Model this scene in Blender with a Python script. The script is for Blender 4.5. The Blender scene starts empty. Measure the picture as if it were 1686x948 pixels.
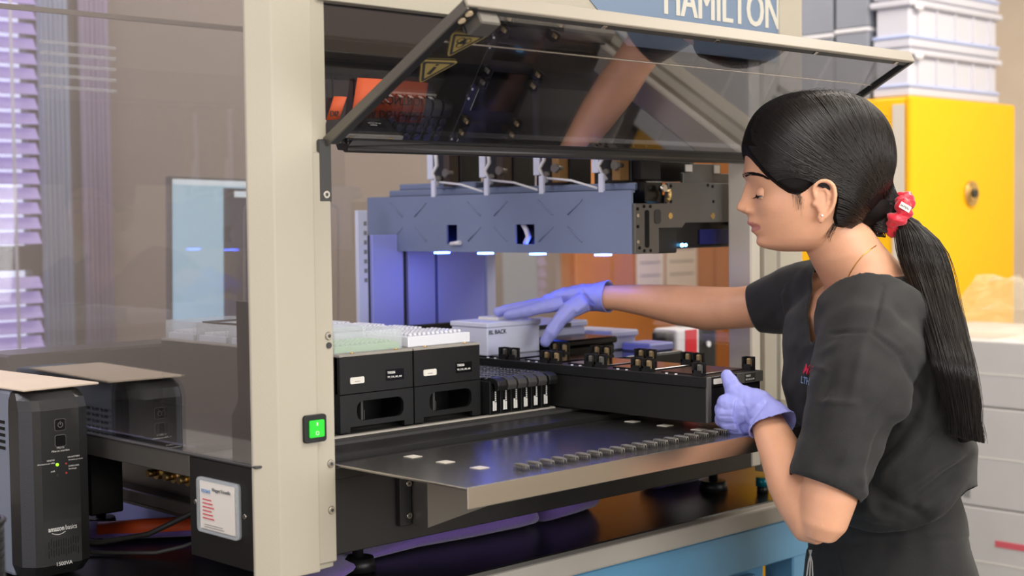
import bpy, bmesh, math, random
from mathutils import Vector, Matrix, Euler, noise
random.seed(7)
H = 1.39          # camera height; all builder coordinates are camera relative, z + H is the height over the floor
SC = bpy.context.scene
COL = SC.collection
PI = math.pi

# ------------------------------------------------------------------ camera
F = 2404.946
CX = Vector((0.71641927, -0.69757679, -0.01140395))     # image right
CDN = Vector((-0.04169942, -0.0264978, -0.99877877))    # image down
CF = Vector((0.69642271, 0.7160199, -0.04807208))       # view direction
cam = bpy.data.cameras.new('camera'); camo = bpy.data.objects.new('camera', cam); COL.objects.link(camo)
cam.sensor_width = 36.0; cam.sensor_fit = 'HORIZONTAL'; cam.lens = F * 36.0 / 1686.0
camo.matrix_world = Matrix(((CX.x, -CDN.x, -CF.x, 0), (CX.y, -CDN.y, -CF.y, 0), (CX.z, -CDN.z, -CF.z, H), (0, 0, 0, 1)))
cam.clip_start = 0.05
cam.dof.use_dof = True; cam.dof.focus_distance = 2.08; cam.dof.aperture_fstop = 4.5
SC.camera = camo

# ------------------------------------------------------------------ light
SC.view_settings.view_transform = 'Standard'; SC.view_settings.look = 'None'
SC.view_settings.exposure = -0.05; SC.view_settings.gamma = 1.0; SC.view_settings.use_curve_mapping = False
w = bpy.data.worlds.new('world'); SC.world = w; w.use_nodes = True
w.node_tree.nodes['Background'].inputs[0].default_value = (0.80, 0.86, 1.0, 1); w.node_tree.nodes['Background'].inputs[1].default_value = 0.7

def area(name, loc, target, sx, sy, power, col=(1, 1, 1), spread=PI):
    l = bpy.data.lights.new(name, 'AREA'); l.shape = 'RECTANGLE'; l.size = sx; l.size_y = sy; l.energy = power; l.color = col; l.spread = spread
    o = bpy.data.objects.new(name, l); COL.objects.link(o); o.location = (loc[0], loc[1], loc[2] + H)
    d = Vector(target) - Vector(loc); o.rotation_euler = d.to_track_quat('-Z', 'Y').to_euler()
    return o
area('ceiling_panel_light', (1.6, 0.3, 1.25), (1.6, 0.3, 0), 1.2, 0.6, 26, (1.0, 0.96, 0.90))
area('ceiling_panel_light', (3.4, 1.2, 1.25), (3.4, 1.2, 0), 1.2, 0.6, 34, (1.0, 0.93, 0.84))
area('ceiling_panel_light', (0.3, 2.6, 1.25), (0.3, 2.6, 0), 1.2, 0.6, 20, (0.96, 0.94, 1.0))
area('ceiling_panel_light', (2.8, 2.8, 1.25), (2.8, 2.8, 0), 1.2, 0.6, 20, (1.0, 0.94, 0.88))
area('ceiling_panel_light', (-0.4, -0.6, 1.25), (0.4, 0.2, 0), 1.2, 0.6, 26, (1.0, 0.95, 0.90))
area('window_daylight', (1.6, -1.35, 0.25), (1.8, 1.4, -0.2), 2.6, 1.4, 62, (0.95, 0.97, 1.0))
area('window_daylight_left', (-1.5, 1.2, 0.1), (1.0, 1.8, -0.2), 1.6, 1.2, 26, (0.84, 0.84, 1.0))

# ------------------------------------------------------------------ materials
def lin(c):
    return tuple(((v / 12.92) if v <= 0.04045 else ((v + 0.055) / 1.055) ** 2.4) for v in c)
def hexc(h):
    return lin(tuple(int(h[i:i + 2], 16) / 255 for i in (0, 2, 4)))
MATS = {}
def mat(name, col, rough=0.5, metal=0.0, bump=0.0, bscale=60.0, var=0.0, vscale=8.0, spec=0.5, emit=None, es=1.0, trans=0.0, sss=0.0, coat=0.0, sheen=0.0, alpha=1.0, ior=1.45):
    m = bpy.data.materials.new(name); m.use_nodes = True
    nt = m.node_tree; b = nt.nodes['Principled BSDF']
    c = hexc(col) if isinstance(col, str) else col
    b.inputs['Base Color'].default_value = (*c, 1); b.inputs['Roughness'].default_value = rough; b.inputs['Metallic'].default_value = metal
    b.inputs['Specular IOR Level'].default_value = spec; b.inputs['IOR'].default_value = ior
    b.inputs['Transmission Weight'].default_value = trans; b.inputs['Coat Weight'].default_value = coat
    b.inputs['Sheen Weight'].default_value = sheen; b.inputs['Alpha'].default_value = alpha
    if sss:
        b.inputs['Subsurface Weight'].default_value = sss; b.inputs['Subsurface Radius'].default_value = (0.9, 0.35, 0.2); b.inputs['Subsurface Scale'].default_value = 0.012
    if emit:
        e = hexc(emit) if isinstance(emit, str) else emit
        b.inputs['Emission Color'].default_value = (*e, 1); b.inputs['Emission Strength'].default_value = es
    if bump or var:
        tc = nt.nodes.new('ShaderNodeTexCoord')
    if var:
        n = nt.nodes.new('ShaderNodeTexNoise'); n.inputs['Scale'].default_value = vscale; n.inputs['Detail'].default_value = 6
        nt.links.new(tc.outputs['Object'], n.inputs['Vector'])
        r = nt.nodes.new('ShaderNodeValToRGB'); r.color_ramp.elements[0].position = 0.3; r.color_ramp.elements[1].position = 0.7
        r.color_ramp.elements[0].color = (*[v * (1 - var) for v in c], 1); r.color_ramp.elements[1].color = (*[min(1, v * (1 + var)) for v in c], 1)
        nt.links.new(n.outputs['Fac'], r.inputs['Fac']); nt.links.new(r.outputs['Color'], b.inputs['Base Color'])
    if bump:
        n = nt.nodes.new('ShaderNodeTexNoise'); n.inputs['Scale'].default_value = bscale; n.inputs['Detail'].default_value = 4
        nt.links.new(tc.outputs['Object'], n.inputs['Vector'])
        bp = nt.nodes.new('ShaderNodeBump'); bp.inputs['Strength'].default_value = bump; bp.inputs['Distance'].default_value = 0.002
        nt.links.new(n.outputs['Fac'], bp.inputs['Height']); nt.links.new(bp.outputs['Normal'], b.inputs['Normal'])
    MATS[name] = m
    return m

def glass(name, tint, base, graze, rough=0.0, glosscol=(1, 1, 1)):
    """thin clear sheet: transparent tint plus mirror gloss that grows at grazing angles (per face, the sheet has two)"""
    m = bpy.data.materials.new(name); m.use_nodes = True; nt = m.node_tree; nt.nodes.clear()
    out = nt.nodes.new('ShaderNodeOutputMaterial'); mix = nt.nodes.new('ShaderNodeMixShader')
    tr = nt.nodes.new('ShaderNodeBsdfTransparent'); tr.inputs[0].default_value = (*tint, 1)
    gl = nt.nodes.new('ShaderNodeBsdfGlossy'); gl.inputs['Roughness'].default_value = rough; gl.inputs['Color'].default_value = (*glosscol, 1)
    lw = nt.nodes.new('ShaderNodeLayerWeight'); lw.inputs[0].default_value = 0.3
    mr = nt.nodes.new('ShaderNodeMapRange'); mr.inputs[3].default_value = base; mr.inputs[4].default_value = graze
    nt.links.new(lw.outputs['Facing'], mr.inputs[0]); nt.links.new(mr.outputs[0], mix.inputs[0])
    nt.links.new(tr.outputs[0], mix.inputs[1]); nt.links.new(gl.outputs[0], mix.inputs[2])
    nt.links.new(mix.outputs[0], out.inputs[0]); MATS[name] = m; return m

mat('lid_beige', '958c7e', 0.45)
mat('wall_paint', '8a8078', 0.9, var=0.03, vscale=3, bump=0.15, bscale=200)
mat('wall_cream', 'dfd3c0', 0.9, var=0.03)
mat('ceiling_white', 'e8e4dc', 0.9)
mat('floor_vinyl', '8e8c88', 0.35, var=0.08, vscale=4)
mat('beige_paint', 'aea695', 0.42, bump=0.12, bscale=500, var=0.02, vscale=2)
mat('cream_paint', 'd2cabb', 0.4, bump=0.1, bscale=500)
mat('black_paint', '1e1d1c', 0.38, bump=0.12, bscale=900, var=0.1, vscale=20)
mat('black_metal', '2b2a29', 0.35, metal=0.3, bump=0.08, bscale=700)
mat('black_plastic', '171717', 0.42, bump=0.1, bscale=500, var=0.08, vscale=12)
mat('black_satin', '0b0b0c', 0.25)
mat('void', '030303', 0.8)
mat('dark_gray', '3a3937', 0.5, var=0.08)
mat('gray_metal', '77736c', 0.42, metal=0.75, bump=0.05, bscale=300)
mat('arm_gray', '6a6762', 0.45, metal=0.4, var=0.05)
mat('steel', 'a09e9c', 0.24, metal=1.0, bump=0.03, bscale=900)
mat('steel_bright', 'c9c4bb', 0.25, metal=1.0)
mat('arm_blue_gray', '7c88a4', 0.45, metal=0.1, var=0.06, vscale=5)
mat('white_plastic', 'e6e4e6', 0.4, var=0.02)
mat('white_rack', 'e9eaf0', 0.3, trans=0.0, bump=0.1, bscale=300)
mat('clear_plastic', 'e8eef0', 0.12, alpha=0.28)
mat('green_tip', '9fd07a', 0.4, alpha=0.8)
mat('paper', 'e8e2d6', 0.8, var=0.02)
mat('cardboard', 'cdb694', 0.85, var=0.05)
mat('wood_orange', 'c47c30', 0.45, var=0.10, vscale=2.5, coat=0.1)
mat('yellow_paint', 'ffc000', 0.5)
mat('blue_paint', '5f93b5', 0.4, var=0.05, coat=0.2)
mat('bench_black', '101013', 0.3, spec=0.35, bump=0.1, bscale=40, var=0.2, vscale=6)
mat('bench_edge', 'a09a90', 0.55, var=0.06, vscale=10)
mat('purple_cloth', '6f559f', 0.85, bump=0.6, bscale=500, var=0.08, sheen=0.3)
mat('orange_tag', 'e2592a', 0.5, var=0.05)
mat('orange_note', 'c9552c', 0.7, var=0.05)
mat('green_light', '1fae28', 0.4, emit='1fb828', es=0.6)
mat('green_led', '9be02a', 0.4, emit='8bea20', es=1.5)
mat('red_led', 'b04038', 0.4)
mat('screen_blue', '9fc3d2', 0.4, emit='9dc0cf', es=0.7)
mat('screen_dark', '20202c', 0.3, emit='2a2a38', es=0.35)
mat('screen_white', 'd9e6ea', 0.4, emit='d2e2e8', es=0.65)
mat('screen_icon', '3a78c8', 0.4, emit='3a78c8', es=0.6)
mat('label_yellow', 'e8c02c', 0.5)
mat('label_red', 'd0202e', 0.45)
mat('label_red_soft', 'd8606a', 0.5)
mat('ink', '26262a', 0.7)
mat('ink_gray', '8b8a88', 0.7)
mat('ink_blue', '8fb2d8', 0.7)
mat('print_white', 'dcd9d2', 0.6)
mat('sign_blue_gray', '75869c', 0.5, metal=0.2)
mat('letter_silver', 'd8d4c8', 0.35, metal=0.3)
mat('grey_ups', '7d8490', 0.5, var=0.03)
mat('led_blue', '1830ff', 0.5, emit=(0.05, 0.11, 1.0), es=48)
mat('led_cyan', '60c0ff', 0.5, emit=(0.15, 0.55, 1.0), es=12)
mat('blue_plate', '2330c8', 0.25, coat=0.3)
mat('blue_glow_tint', 'a2a8ee', 0.45)  # blue and lavender glow mixed into the base colour
mat('white_tint', 'd9dcee', 0.5)
mat('brass', 'd8b878', 0.3, metal=0.9)
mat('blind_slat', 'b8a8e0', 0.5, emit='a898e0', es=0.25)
mat('window_glow', 'e8ecff', 0.5, emit=(0.80, 0.84, 1.0), es=1.4)
mat('reflection_lilac', 'a296b0', 0.8)
mat('curtain_blue', 'a3b0c8', 0.8)
mat('bin_white', 'cfced6', 0.4, var=0.02)
mat('bin_blue', 'b9c4e8', 0.4)
mat('bin_gray', '8f939c', 0.4, var=0.05)
mat('box_white', 'c8c4bf', 0.75, var=0.03)
mat('bag', 'e8dcc0', 0.25, alpha=0.2, bump=0.3, bscale=30)
mat('teal', '16707c', 0.3, metal=0.3)
mat('sticker_amber', '8f7c46', 0.5)
mat('blue_dark', '10185a', 0.3); mat('channel_brown', '3a2c20', 0.5); mat('brass_dull', '8a6636', 0.5)
mat('cap_dark', '28282e', 0.3, coat=0.3)
mat('site_black', '08080c', 0.12, coat=0.5); mat('site_brown', '3a2a24', 0.3); mat('brass_soft', 'a08a66', 0.4, metal=0.5)
mat('ups_black', '232322', 0.33, bump=0.15, bscale=800, coat=0.15); mat('ink_gray2', '5c5a58', 0.5)
mat('cardboard_pale', 'd8c6b0', 0.8, var=0.03)
mat('pen_blue', '2f7cc0', 0.4)
mat('skin', 'dca482', 0.45, sss=0.25, bump=0.12, bscale=350, var=0.05, vscale=30)
mat('skin_lid', 'b98468', 0.45, sss=0.2)
mat('lips', 'c27f72', 0.4, sss=0.2)
mat('eye_white', 'd8d2cc', 0.2)
mat('iris', '2a1810', 0.15)
mat('pearl', 'f0ece8', 0.2)
mat('gold', 'd8a84c', 0.3, metal=1.0)
mat('scrub_black', '1f1e1d', 0.8, bump=0.35, bscale=900, var=0.06, vscale=14, sheen=0.08)
mat('nitrile', '979bdf', 0.42, bump=0.15, bscale=250, var=0.03, vscale=20)
mat('hair_dark', '0f0b09', 0.6, spec=0.2)
mat('hair_strand', '1b1512', 0.32, spec=0.7)
mat('scrunchie_red', 'd81c34', 0.35, bump=0.3, bscale=120, sheen=0.4)
mat('logo_red', 'e0304a', 0.6)
glass('side_acrylic', (0.98, 0.98, 0.99), 0.08, 0.6)
glass('rear_acrylic', (0.96, 0.96, 0.97), 0.03, 0.4)
glass('lid_glass', (0.62, 0.62, 0.64), 0.16, 0.7, glosscol=(0.85, 0.85, 0.88))
glass('smoked_glass', (0.32, 0.32, 0.36), 0.03, 0.4)

# ------------------------------------------------------------------ builders
def V3(p): return Vector((p[0], p[1], p[2]))
class MB:
    def __init__(s): s.bm = bmesh.new()
    def _merge(s, t, smooth=False):
        if smooth:
            for f in t.faces: f.smooth = True
        me = bpy.data.meshes.new('t'); t.to_mesh(me); t.free(); s.bm.from_mesh(me); bpy.data.meshes.remove(me)
    def box(s, x0, x1, y0, y1, z0, z1, bev=0.0, seg=1, M=None):
        t = bmesh.new(); bmesh.ops.create_cube(t, size=1.0)
        for v in t.verts: v.co = Vector(((x0 + x1) / 2 + v.co.x * (x1 - x0), (y0 + y1) / 2 + v.co.y * (y1 - y0), (z0 + z1) / 2 + v.co.z * (z1 - z0)))
        if bev: bmesh.ops.bevel(t, geom=list(t.edges), offset=bev, segments=seg, affect='EDGES', profile=0.5)
        if M: bmesh.ops.transform(t, matrix=M, verts=t.verts)
        s._merge(t); return s
    def prism(s, pts, o, u, v, wv, bev=0.0):
        """polygon pts in (u,v) at origin o, extruded by vector wv"""
        o, u, v, wv = V3(o), V3(u), V3(v), V3(wv); t = bmesh.new()
        a = [t.verts.new(o + u * p[0] + v * p[1]) for p in pts]; b = [t.verts.new(o + u * p[0] + v * p[1] + wv) for p in pts]
        t.faces.new(a); t.faces.new(b[::-1]); n = len(pts)
        for i in range(n): t.faces.new((a[i], b[i], b[(i + 1) % n], a[(i + 1) % n]))
        bmesh.ops.recalc_face_normals(t, faces=t.faces)
        if bev: bmesh.ops.bevel(t, geom=list(t.edges), offset=bev, segments=2, affect='EDGES', profile=0.5)
        s._merge(t); return s
    def cyl(s, a, b, r, r2=None, seg=16, cap=True):
        a, b = V3(a), V3(b); r2 = r if r2 is None else r2; d = b - a; q = d.to_track_quat('Z', 'Y'); t = bmesh.new()
        bmesh.ops.create_cone(t, cap_ends=cap, segments=seg, radius1=r, radius2=r2, depth=d.length)
        bmesh.ops.transform(t, matrix=Matrix.Translation((a + b) / 2) @ q.to_matrix().to_4x4(), verts=t.verts)
        for f in t.faces: f.smooth = len(f.verts) == 4
        s._merge(t); return s
    def tube(s, pts, r, seg=8, closed=False):
        pts = [V3(p) for p in pts]; n = len(pts); t = bmesh.new(); rings = []; prev = None
        for i, p in enumerate(pts):
            if closed: d = (pts[(i + 1) % n] - pts[i - 1]).normalized()
            else: d = (pts[min(n - 1, i + 1)] - pts[max(0, i - 1)]).normalized()
            if prev is None: x = d.orthogonal().normalized()
            else: x = (prev - d * prev.dot(d)).normalized()
            prev = x; y = d.cross(x); rr = r[i] if isinstance(r, (list, tuple)) else r
            rings.append([t.verts.new(p + (x * math.cos(2 * PI * k / seg) + y * math.sin(2 * PI * k / seg)) * rr) for k in range(seg)])
        for i in range(n if closed else n - 1):
            A, B = rings[i], rings[(i + 1) % n]
            for k in range(seg):
                f = t.faces.new((A[k], A[(k + 1) % seg], B[(k + 1) % seg], B[k])); f.smooth = True
        if not closed: t.faces.new(rings[0][::-1]); t.faces.new(rings[-1])
        s._merge(t); return s
    def sphere(s, c, r, sx=1, sy=1, sz=1, seg=16, rings=10):
        t = bmesh.new(); bmesh.ops.create_uvsphere(t, u_segments=seg, v_segments=rings, radius=r)
        for v in t.verts: v.co = Vector((v.co.x * sx, v.co.y * sy, v.co.z * sz)) + V3(c)
        s._merge(t, True); return s
    def quad(s, a, b, c, d):
        vs = [s.bm.verts.new(V3(p)) for p in (a, b, c, d)]; s.bm.faces.new(vs); return s
    def loft(s, rings, cap=True, smooth=True, closed=True):
        t = bmesh.new(); R = [[t.verts.new(V3(p)) for p in r] for r in rings]; n = len(rings[0])
        for i in range(len(R) - 1):
            for k in range(n if closed else n - 1):
                t.faces.new((R[i][k], R[i][(k + 1) % n], R[i + 1][(k + 1) % n], R[i + 1][k]))
        if cap and closed: t.faces.new(R[0][::-1]); t.faces.new(R[-1])
        bmesh.ops.recalc_face_normals(t, faces=t.faces)
        s._merge(t, smooth); return s
    def build(s, name, m, parent=None, kind=None, smooth=False, label=None):
        me = bpy.data.meshes.new(name); off = Vector((0, 0, H)) if parent is None else Vector((0, 0, H)) - root_of(parent)
        loc = Vector((0, 0, 0))
        if parent is None and kind != 'structure' and len(s.bm.verts):
            xs = [v.co for v in s.bm.verts]; loc = Vector((sum(c.x for c in xs) / len(xs), sum(c.y for c in xs) / len(xs), min(c.z for c in xs) + H)); off = off - loc
        for v in s.bm.verts: v.co += off
        if smooth:
            for f in s.bm.faces: f.smooth = True
        s.bm.to_mesh(me); s.bm.free(); me.materials.append(MATS[m] if isinstance(m, str) else m)
        o = bpy.data.objects.new(name, me); COL.objects.link(o); o.location = loc
        if parent: o.parent = parent
        if kind: o['kind'] = kind
        if label: o['label'] = label
        return o
def root_of(p):
    l = Vector((0, 0, 0))
    while p: l += Vector(p.location); p = p.parent
    return l
def thing(name, loc, label, cat, group=None):
    o = bpy.data.objects.new(name, None); COL.objects.link(o); o.location = (loc[0], loc[1], loc[2] + H); o.empty_display_size = 0.05
    o['label'] = label; o['category'] = cat
    if group: o['group'] = group
    return o
def tag(o, label, cat, group=None):
    o['label'] = label; o['category'] = cat
    if group: o['group'] = group
    return o
def struct(name, mb, m, parent=None):
    return mb.build(name, m, parent, kind=None if parent else 'structure')
def copy_thing(o, delta, label=None, parent=None):
    c = o.copy(); COL.objects.link(c)
    if parent: c.parent = parent
    else: c.location = Vector(o.location) + Vector(delta)
    if label: c['label'] = label
    for ch in list(o.children): copy_thing(ch, (0, 0, 0), None, c)
    return c
def dup_part(o, delta):
    c = o.copy(); COL.objects.link(c); c.location = Vector(o.location) + Vector(delta)
    return c
def text(name, s, o, u, v, size, m, parent, depth=0.0004, bold=0.0, wscale=1.0, align='LEFT'):
    """flat lettering on a surface: o baseline start, u reading direction, v up"""
    cu = bpy.data.curves.new('t', 'FONT'); cu.body = s; cu.size = size; cu.extrude = depth; cu.offset = bold; cu.align_x = align; cu.resolution_u = 3
    to = bpy.data.objects.new('t', cu); COL.objects.link(to)
    dg = bpy.context.evaluated_depsgraph_get(); me = bpy.data.meshes.new_from_object(to.evaluated_get(dg))
    bpy.data.objects.remove(to); bpy.data.curves.remove(cu)
    u, v = V3(u).normalized(), V3(v).normalized(); n = u.cross(v); off = V3(o) + Vector((0, 0, H)) - root_of(parent)
    M = Matrix(((u.x * wscale, v.x, n.x, off.x), (u.y * wscale, v.y, n.y, off.y), (u.z * wscale, v.z, n.z, off.z), (0, 0, 0, 1)))
    me.transform(M); me.materials.clear(); me.materials.append(MATS[m]); me.name = name
    ob = bpy.data.objects.new(name, me); COL.objects.link(ob); ob.parent = parent
    return ob
def rrect(w, h, r, n=5):
    pts = []
    for cx, cy, a0 in ((w / 2 - r, h / 2 - r, 0), (-w / 2 + r, h / 2 - r, 90), (-w / 2 + r, -h / 2 + r, 180), (w / 2 - r, -h / 2 + r, 270)):
        for i in range(n + 1):
            a = math.radians(a0 + 90 * i / n); pts.append((cx + r * math.cos(a), cy + r * math.sin(a)))
    return pts
def frame_pts(mb, outer, inner, o, u, v, wv):
    """ring plate between two loops having the same count"""
    o, u, v, wv = V3(o), V3(u), V3(v), V3(wv); t = bmesh.new(); n = len(outer)
    L = [[t.verts.new(o + u * p[0] + v * p[1] + wv * k) for p in pts] for k in (0, 1) for pts in (outer, inner)]
    for i in range(n):
        j = (i + 1) % n
        t.faces.new((L[0][i], L[0][j], L[1][j], L[1][i])); t.faces.new((L[2][i], L[2][j], L[3][j], L[3][i]))
        t.faces.new((L[0][i], L[0][j], L[2][j], L[2][i])); t.faces.new((L[1][i], L[1][j], L[3][j], L[3][i]))
    bmesh.ops.recalc_face_normals(t, faces=t.faces); mb._merge(t)
X, Y, Z = Vector((1, 0, 0)), Vector((0, 1, 0)), Vector((0, 0, 1))
def screw(parent, p, d, r=0.005, m='steel_bright'):
    d = V3(d).normalized(); p = V3(p); b = MB(); b.cyl(p, p + d * 0.0022, r, r * 0.85, 14); o = b.build('screw', m, parent)
    k = MB(); k.cyl(p + d * 0.0021, p + d * 0.0025, r * 0.42, seg=6); k.build('socket', 'dark_gray', o); return o
# ================================================================== the room
b = MB(); b.box(-1.7, 5.2, -1.7, 3.6, -H - 0.05, -H); struct('floor', b, 'floor_vinyl')
b = MB(); b.box(-1.7, 5.2, -1.7, 3.6, 1.36, 1.4); struct('ceiling', b, 'ceiling_white')
b = MB()   # back wall with the window opening X 0.9..1.68, z -0.40..0.95
b.box(-1.7, 0.9, 3.4, 3.5, -H, 1.36); b.box(1.70, 5.2, 3.4, 3.5, -H, 1.36); b.box(0.9, 1.70, 3.4, 3.5, -H, -0.36); b.box(0.9, 1.70, 3.4, 3.5, 0.95, 1.36)
struct('wall_back', b, 'wall_paint')
b = MB(); b.box(-1.8, -1.7, -1.7, 3.5, -H, 1.36); struct('wall_left', b, 'wall_cream')
b = MB(); b.box(4.9, 5.0, -1.7, 3.5, -H, 1.36); struct('wall_right', b, 'wall_cream')
b = MB(); b.box(-1.7, 5.0, -1.8, -1.7, -H, 1.36); struct('wall_front', b, 'wall_cream')
b = MB(); b.box(0.9, 1.70, 3.47, 3.475, -0.36, 0.95); win = b.build('window_1', 'window_glow', None, 'structure')
b = MB(); b.box(0.9, 1.70, 3.39, 3.44, -0.115, -0.055); b.box(1.66, 1.70, 3.4, 3.44, -0.36, 0.95); b.box(0.9, 1.72, 3.36, 3.44, -0.385, -0.335); b.build('window_frame', 'dark_gray', win)
bl = thing('window_blind', (1.30, 3.37, 0.95), 'lilac slatted blind hanging in the window at the far left', 'blind')
b = MB(); b.box(0.92, 1.68, 3.345, 3.385, 0.93, 0.96); b.build('head_rail', 'blind_slat', bl)
z = 0.90
s0 = MB(); s0.box(0.93, 1.66, -0.017, 0.017, -0.0008, 0.0008, M=Matrix.Translation((0, 3.355, z)) @ Matrix.Rotation(0.95, 4, 'X')); slat = s0.build('slat', 'blind_slat', bl)
k = 1
while z - 0.036 * k > -0.33:
    if not (-0.13 < z - 0.036 * k < -0.05): dup_part(slat, (0, 0, -0.036 * k))
    k += 1
for x in (1.59, 1.20):
    b = MB(); b.tube([(x, 3.335, 0.92), (x, 3.335, -0.33)], 0.004, 6); b.build('ladder_cord', 'white_plastic', bl)
# curtain and painted reflection strip on the wall beside the window
def curtain(x0, x1, m, label):
    b = MB(); n = 24; pts = []
    for i in range(n + 1):
        x = x0 + (x1 - x0) * i / n; pts.append((x, 3.37 + 0.008 * math.sin(i * 1.7)))
    rings = [[(p[0], p[1], zz) for p in pts] + [(p[0], p[1] + 0.004, zz) for p in pts[::-1]] for zz in (-0.40, 0.98)]
    b.loft(rings); o = b.build('curtain', m, None); tag(o, label, 'curtain')
curtain(1.675, 1.755, 'curtain_blue', 'narrow pale blue curtain strip right beside the window blind')
curtain(1.785, 1.865, 'reflection_lilac', 'narrow dusty lilac strip painted in for a reflection, to the right of the blue curtain')  # no real cloth: this lilac strip paints a pinkish reflection on the wall

# back bench with monitor, boxes
bb = thing('back_bench', (1.6, 3.0, -H), 'grey bench along the back wall under the window and monitor', 'bench')
b = MB(); b.box(0.2, 3.0, 2.46, 3.38, -0.53, -0.49, 0.003); b.build('bench_top', 'bench_edge', bb)
for x in (0.3, 1.6, 2.9):
    b = MB(); b.box(x - 0.03, x + 0.03, 2.5, 2.56, -H, -0.53); b.build('leg', 'gray_metal', bb)
    b = MB(); b.box(x - 0.03, x + 0.03, 3.28, 3.34, -H, -0.53); b.build('leg', 'gray_metal', bb)
mo = thing('computer_monitor', (1.80, 2.72, -0.49), 'flat monitor showing a pale blue and dark control screen behind the clear panel', 'monitor')
TM = Matrix.Translation((1.81, 2.7, -0.12)) @ Matrix.Rotation(math.radians(1.2), 4, 'Y')
def mbox(x0, x1, z0, z1, y0, y1, name, m, par, bev=0):
    b = MB(); b.box(x0, x1, y0, y1, z0, z1, bev, M=TM); return b.build(name, m, par)
mbox(-0.186, 0.186, -0.212, 0.212, 0, 0.018, 'bezel', 'dark_gray', mo, 0.002)
mbox(-0.180, 0.180, -0.204, 0.204, -0.0012, 0, 'screen', 'screen_blue', mo)
mbox(-0.180, 0.180, 0.194, 0.206, -0.0016, -0.001, 'menu_bar', 'screen_white', mo)
mbox(-0.055, 0.180, -0.165, 0.190, -0.002, -0.001, 'dark_window', 'screen_dark', mo)
mbox(-0.028, 0.03, 0.171, 0.184, -0.003, -0.002, 'window_button', 'screen_white', mo)
fr = MB(); frame_pts(fr, rrect(0.26, 0.30, 0.02), rrect(0.255, 0.295, 0.018), (0.125, -0.003, 0.01), X, Z, (0, -0.0008, 0)); bmesh.ops.transform(fr.bm, matrix=TM, verts=fr.bm.verts); fr.build('panel_outline', 'ink_gray', mo)
for k in range(4):
    zc = 0.105 - k * 0.069
    t_ = mbox(0.012, 0.10, zc - 0.030, zc + 0.030, -0.004, -0.003, 'tile', 'screen_white', mo)
    b = MB(); frame_pts(b, rrect(0.032, 0.032, 0.007), rrect(0.024, 0.024, 0.005), (0.055, -0.0045, zc + 0.006), X, Z, (0, -0.0006, 0)); b.box(0.048, 0.062, -0.0051, -0.0045, zc + 0.001, zc + 0.011)
    bmesh.ops.transform(b.bm, matrix=TM, verts=b.bm.verts); b.build('icon', 'screen_icon', t_)
b = MB(); b.box(1.78, 1.84, 2.72, 2.75, -0.47, -0.2); b.build('stand', 'dark_gray', mo)
b = MB(); b.box(1.70, 1.92, 2.66, 2.82, -0.49, -0.475, 0.003); b.build('foot', 'dark_gray', mo)
def crate(x0, x1, y0, y1, z0, z1, m, label, lid=True, name='storage_box', cat='box', group=None, lm=None):
    t = thing(name, ((x0 + x1) / 2, (y0 + y1) / 2, z0), label, cat, group)
    b = MB(); b.box(x0, x1, y0, y1, z0, z1 - (0.012 if lid else 0), 0.003); b.build('body', m, t)
    if lid: b = MB(); b.box(x0 - 0.004, x1 + 0.004, y0 - 0.004, y1 + 0.004, z1 - 0.012, z1, 0.003); b.build('lid', lm or m, t)
    return t
crate(1.45, 1.72, 2.52, 2.66, -0.49, -0.265, 'blue_glow_tint', 'added lavender box standing in for a mirrored shape, in front of the monitor behind the clear panel')  # both boxes are added, standing in for lavender shapes mirrored in the panel
crate(1.78, 1.98, 2.50, 2.62, -0.49, -0.28, 'blue_glow_tint', 'smaller added lavender box standing in for a mirrored shape, beside the monitor foot')
b = MB(); b.box(1.79, 1.90, 2.52, 2.60, -0.28, -0.255, 0.002); o = b.build('label_roll_box', 'label_yellow', None); tag(o, 'yellow carton lying on the smaller lavender box', 'box')
wb = thing('wall_cabinet', (1.42, 2.95, -0.49), 'small white cabinet with a round knob under the window', 'cabinet')
b = MB(); b.box(1.30, 1.53, 2.9, 3.15, -0.49, -0.335, 0.003); b.build('body', 'white_plastic', wb)
b = MB(); b.cyl((1.41, 2.9, -0.37), (1.41, 2.885, -0.37), 0.006); b.build('knob', 'steel', wb)
b = MB(); b.box(1.20, 1.27, 2.9, 3.1, -0.49, -0.32, 0.003); o = b.build('document_box', 'dark_gray', None); tag(o, 'dark upright file box left of the small white cabinet', 'box')

# orange-brown wooden cabinet
wc = thing('wooden_cabinet', (4.2, 3.37, -H), 'shallow orange-brown wooden cupboard on the wall behind the machine', 'cabinet')
b = MB(); b.box(3.535, 4.88, 3.352, 3.398, -H, 0.66); b.build('carcass', 'wood_orange', wc)
for x0, x1 in ((3.54, 4.285), (4.292, 4.875)):
    b = MB(); b.box(x0, x1, 3.332, 3.352, -H + 0.08, 0.655, 0.004); d = b.build('door', 'wood_orange', wc)
    b = MB(); xx = x1 - 0.05 if x0 < 4 else x0 + 0.05; b.tube([(xx, 3.334, -0.72), (xx, 3.30, -0.71), (xx, 3.30, -0.60), (xx, 3.334, -0.59)], 0.005, 8); b.build('handle', 'steel', d)
for i, (x0, x1) in enumerate(((3.84, 3.985), (4.0, 4.17))):
    b = MB(); b.box(x0, x1, 3.324, 3.330, -0.29, -0.07, 0.001); o = b.build('notice_sheet', 'paper', None)
    tag(o, ('left' if i == 0 else 'right') + ' of the two white sheets taped side by side on the wooden cupboard', 'paper')
    for q in range(3):
        t_ = MB(); t_.box(x0 + 0.015, x1 - 0.02, 3.3232, 3.3240, -0.12 - q * 0.045, -0.115 - q * 0.045); t_.build('ruled_line', 'ink_gray', o)

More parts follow.
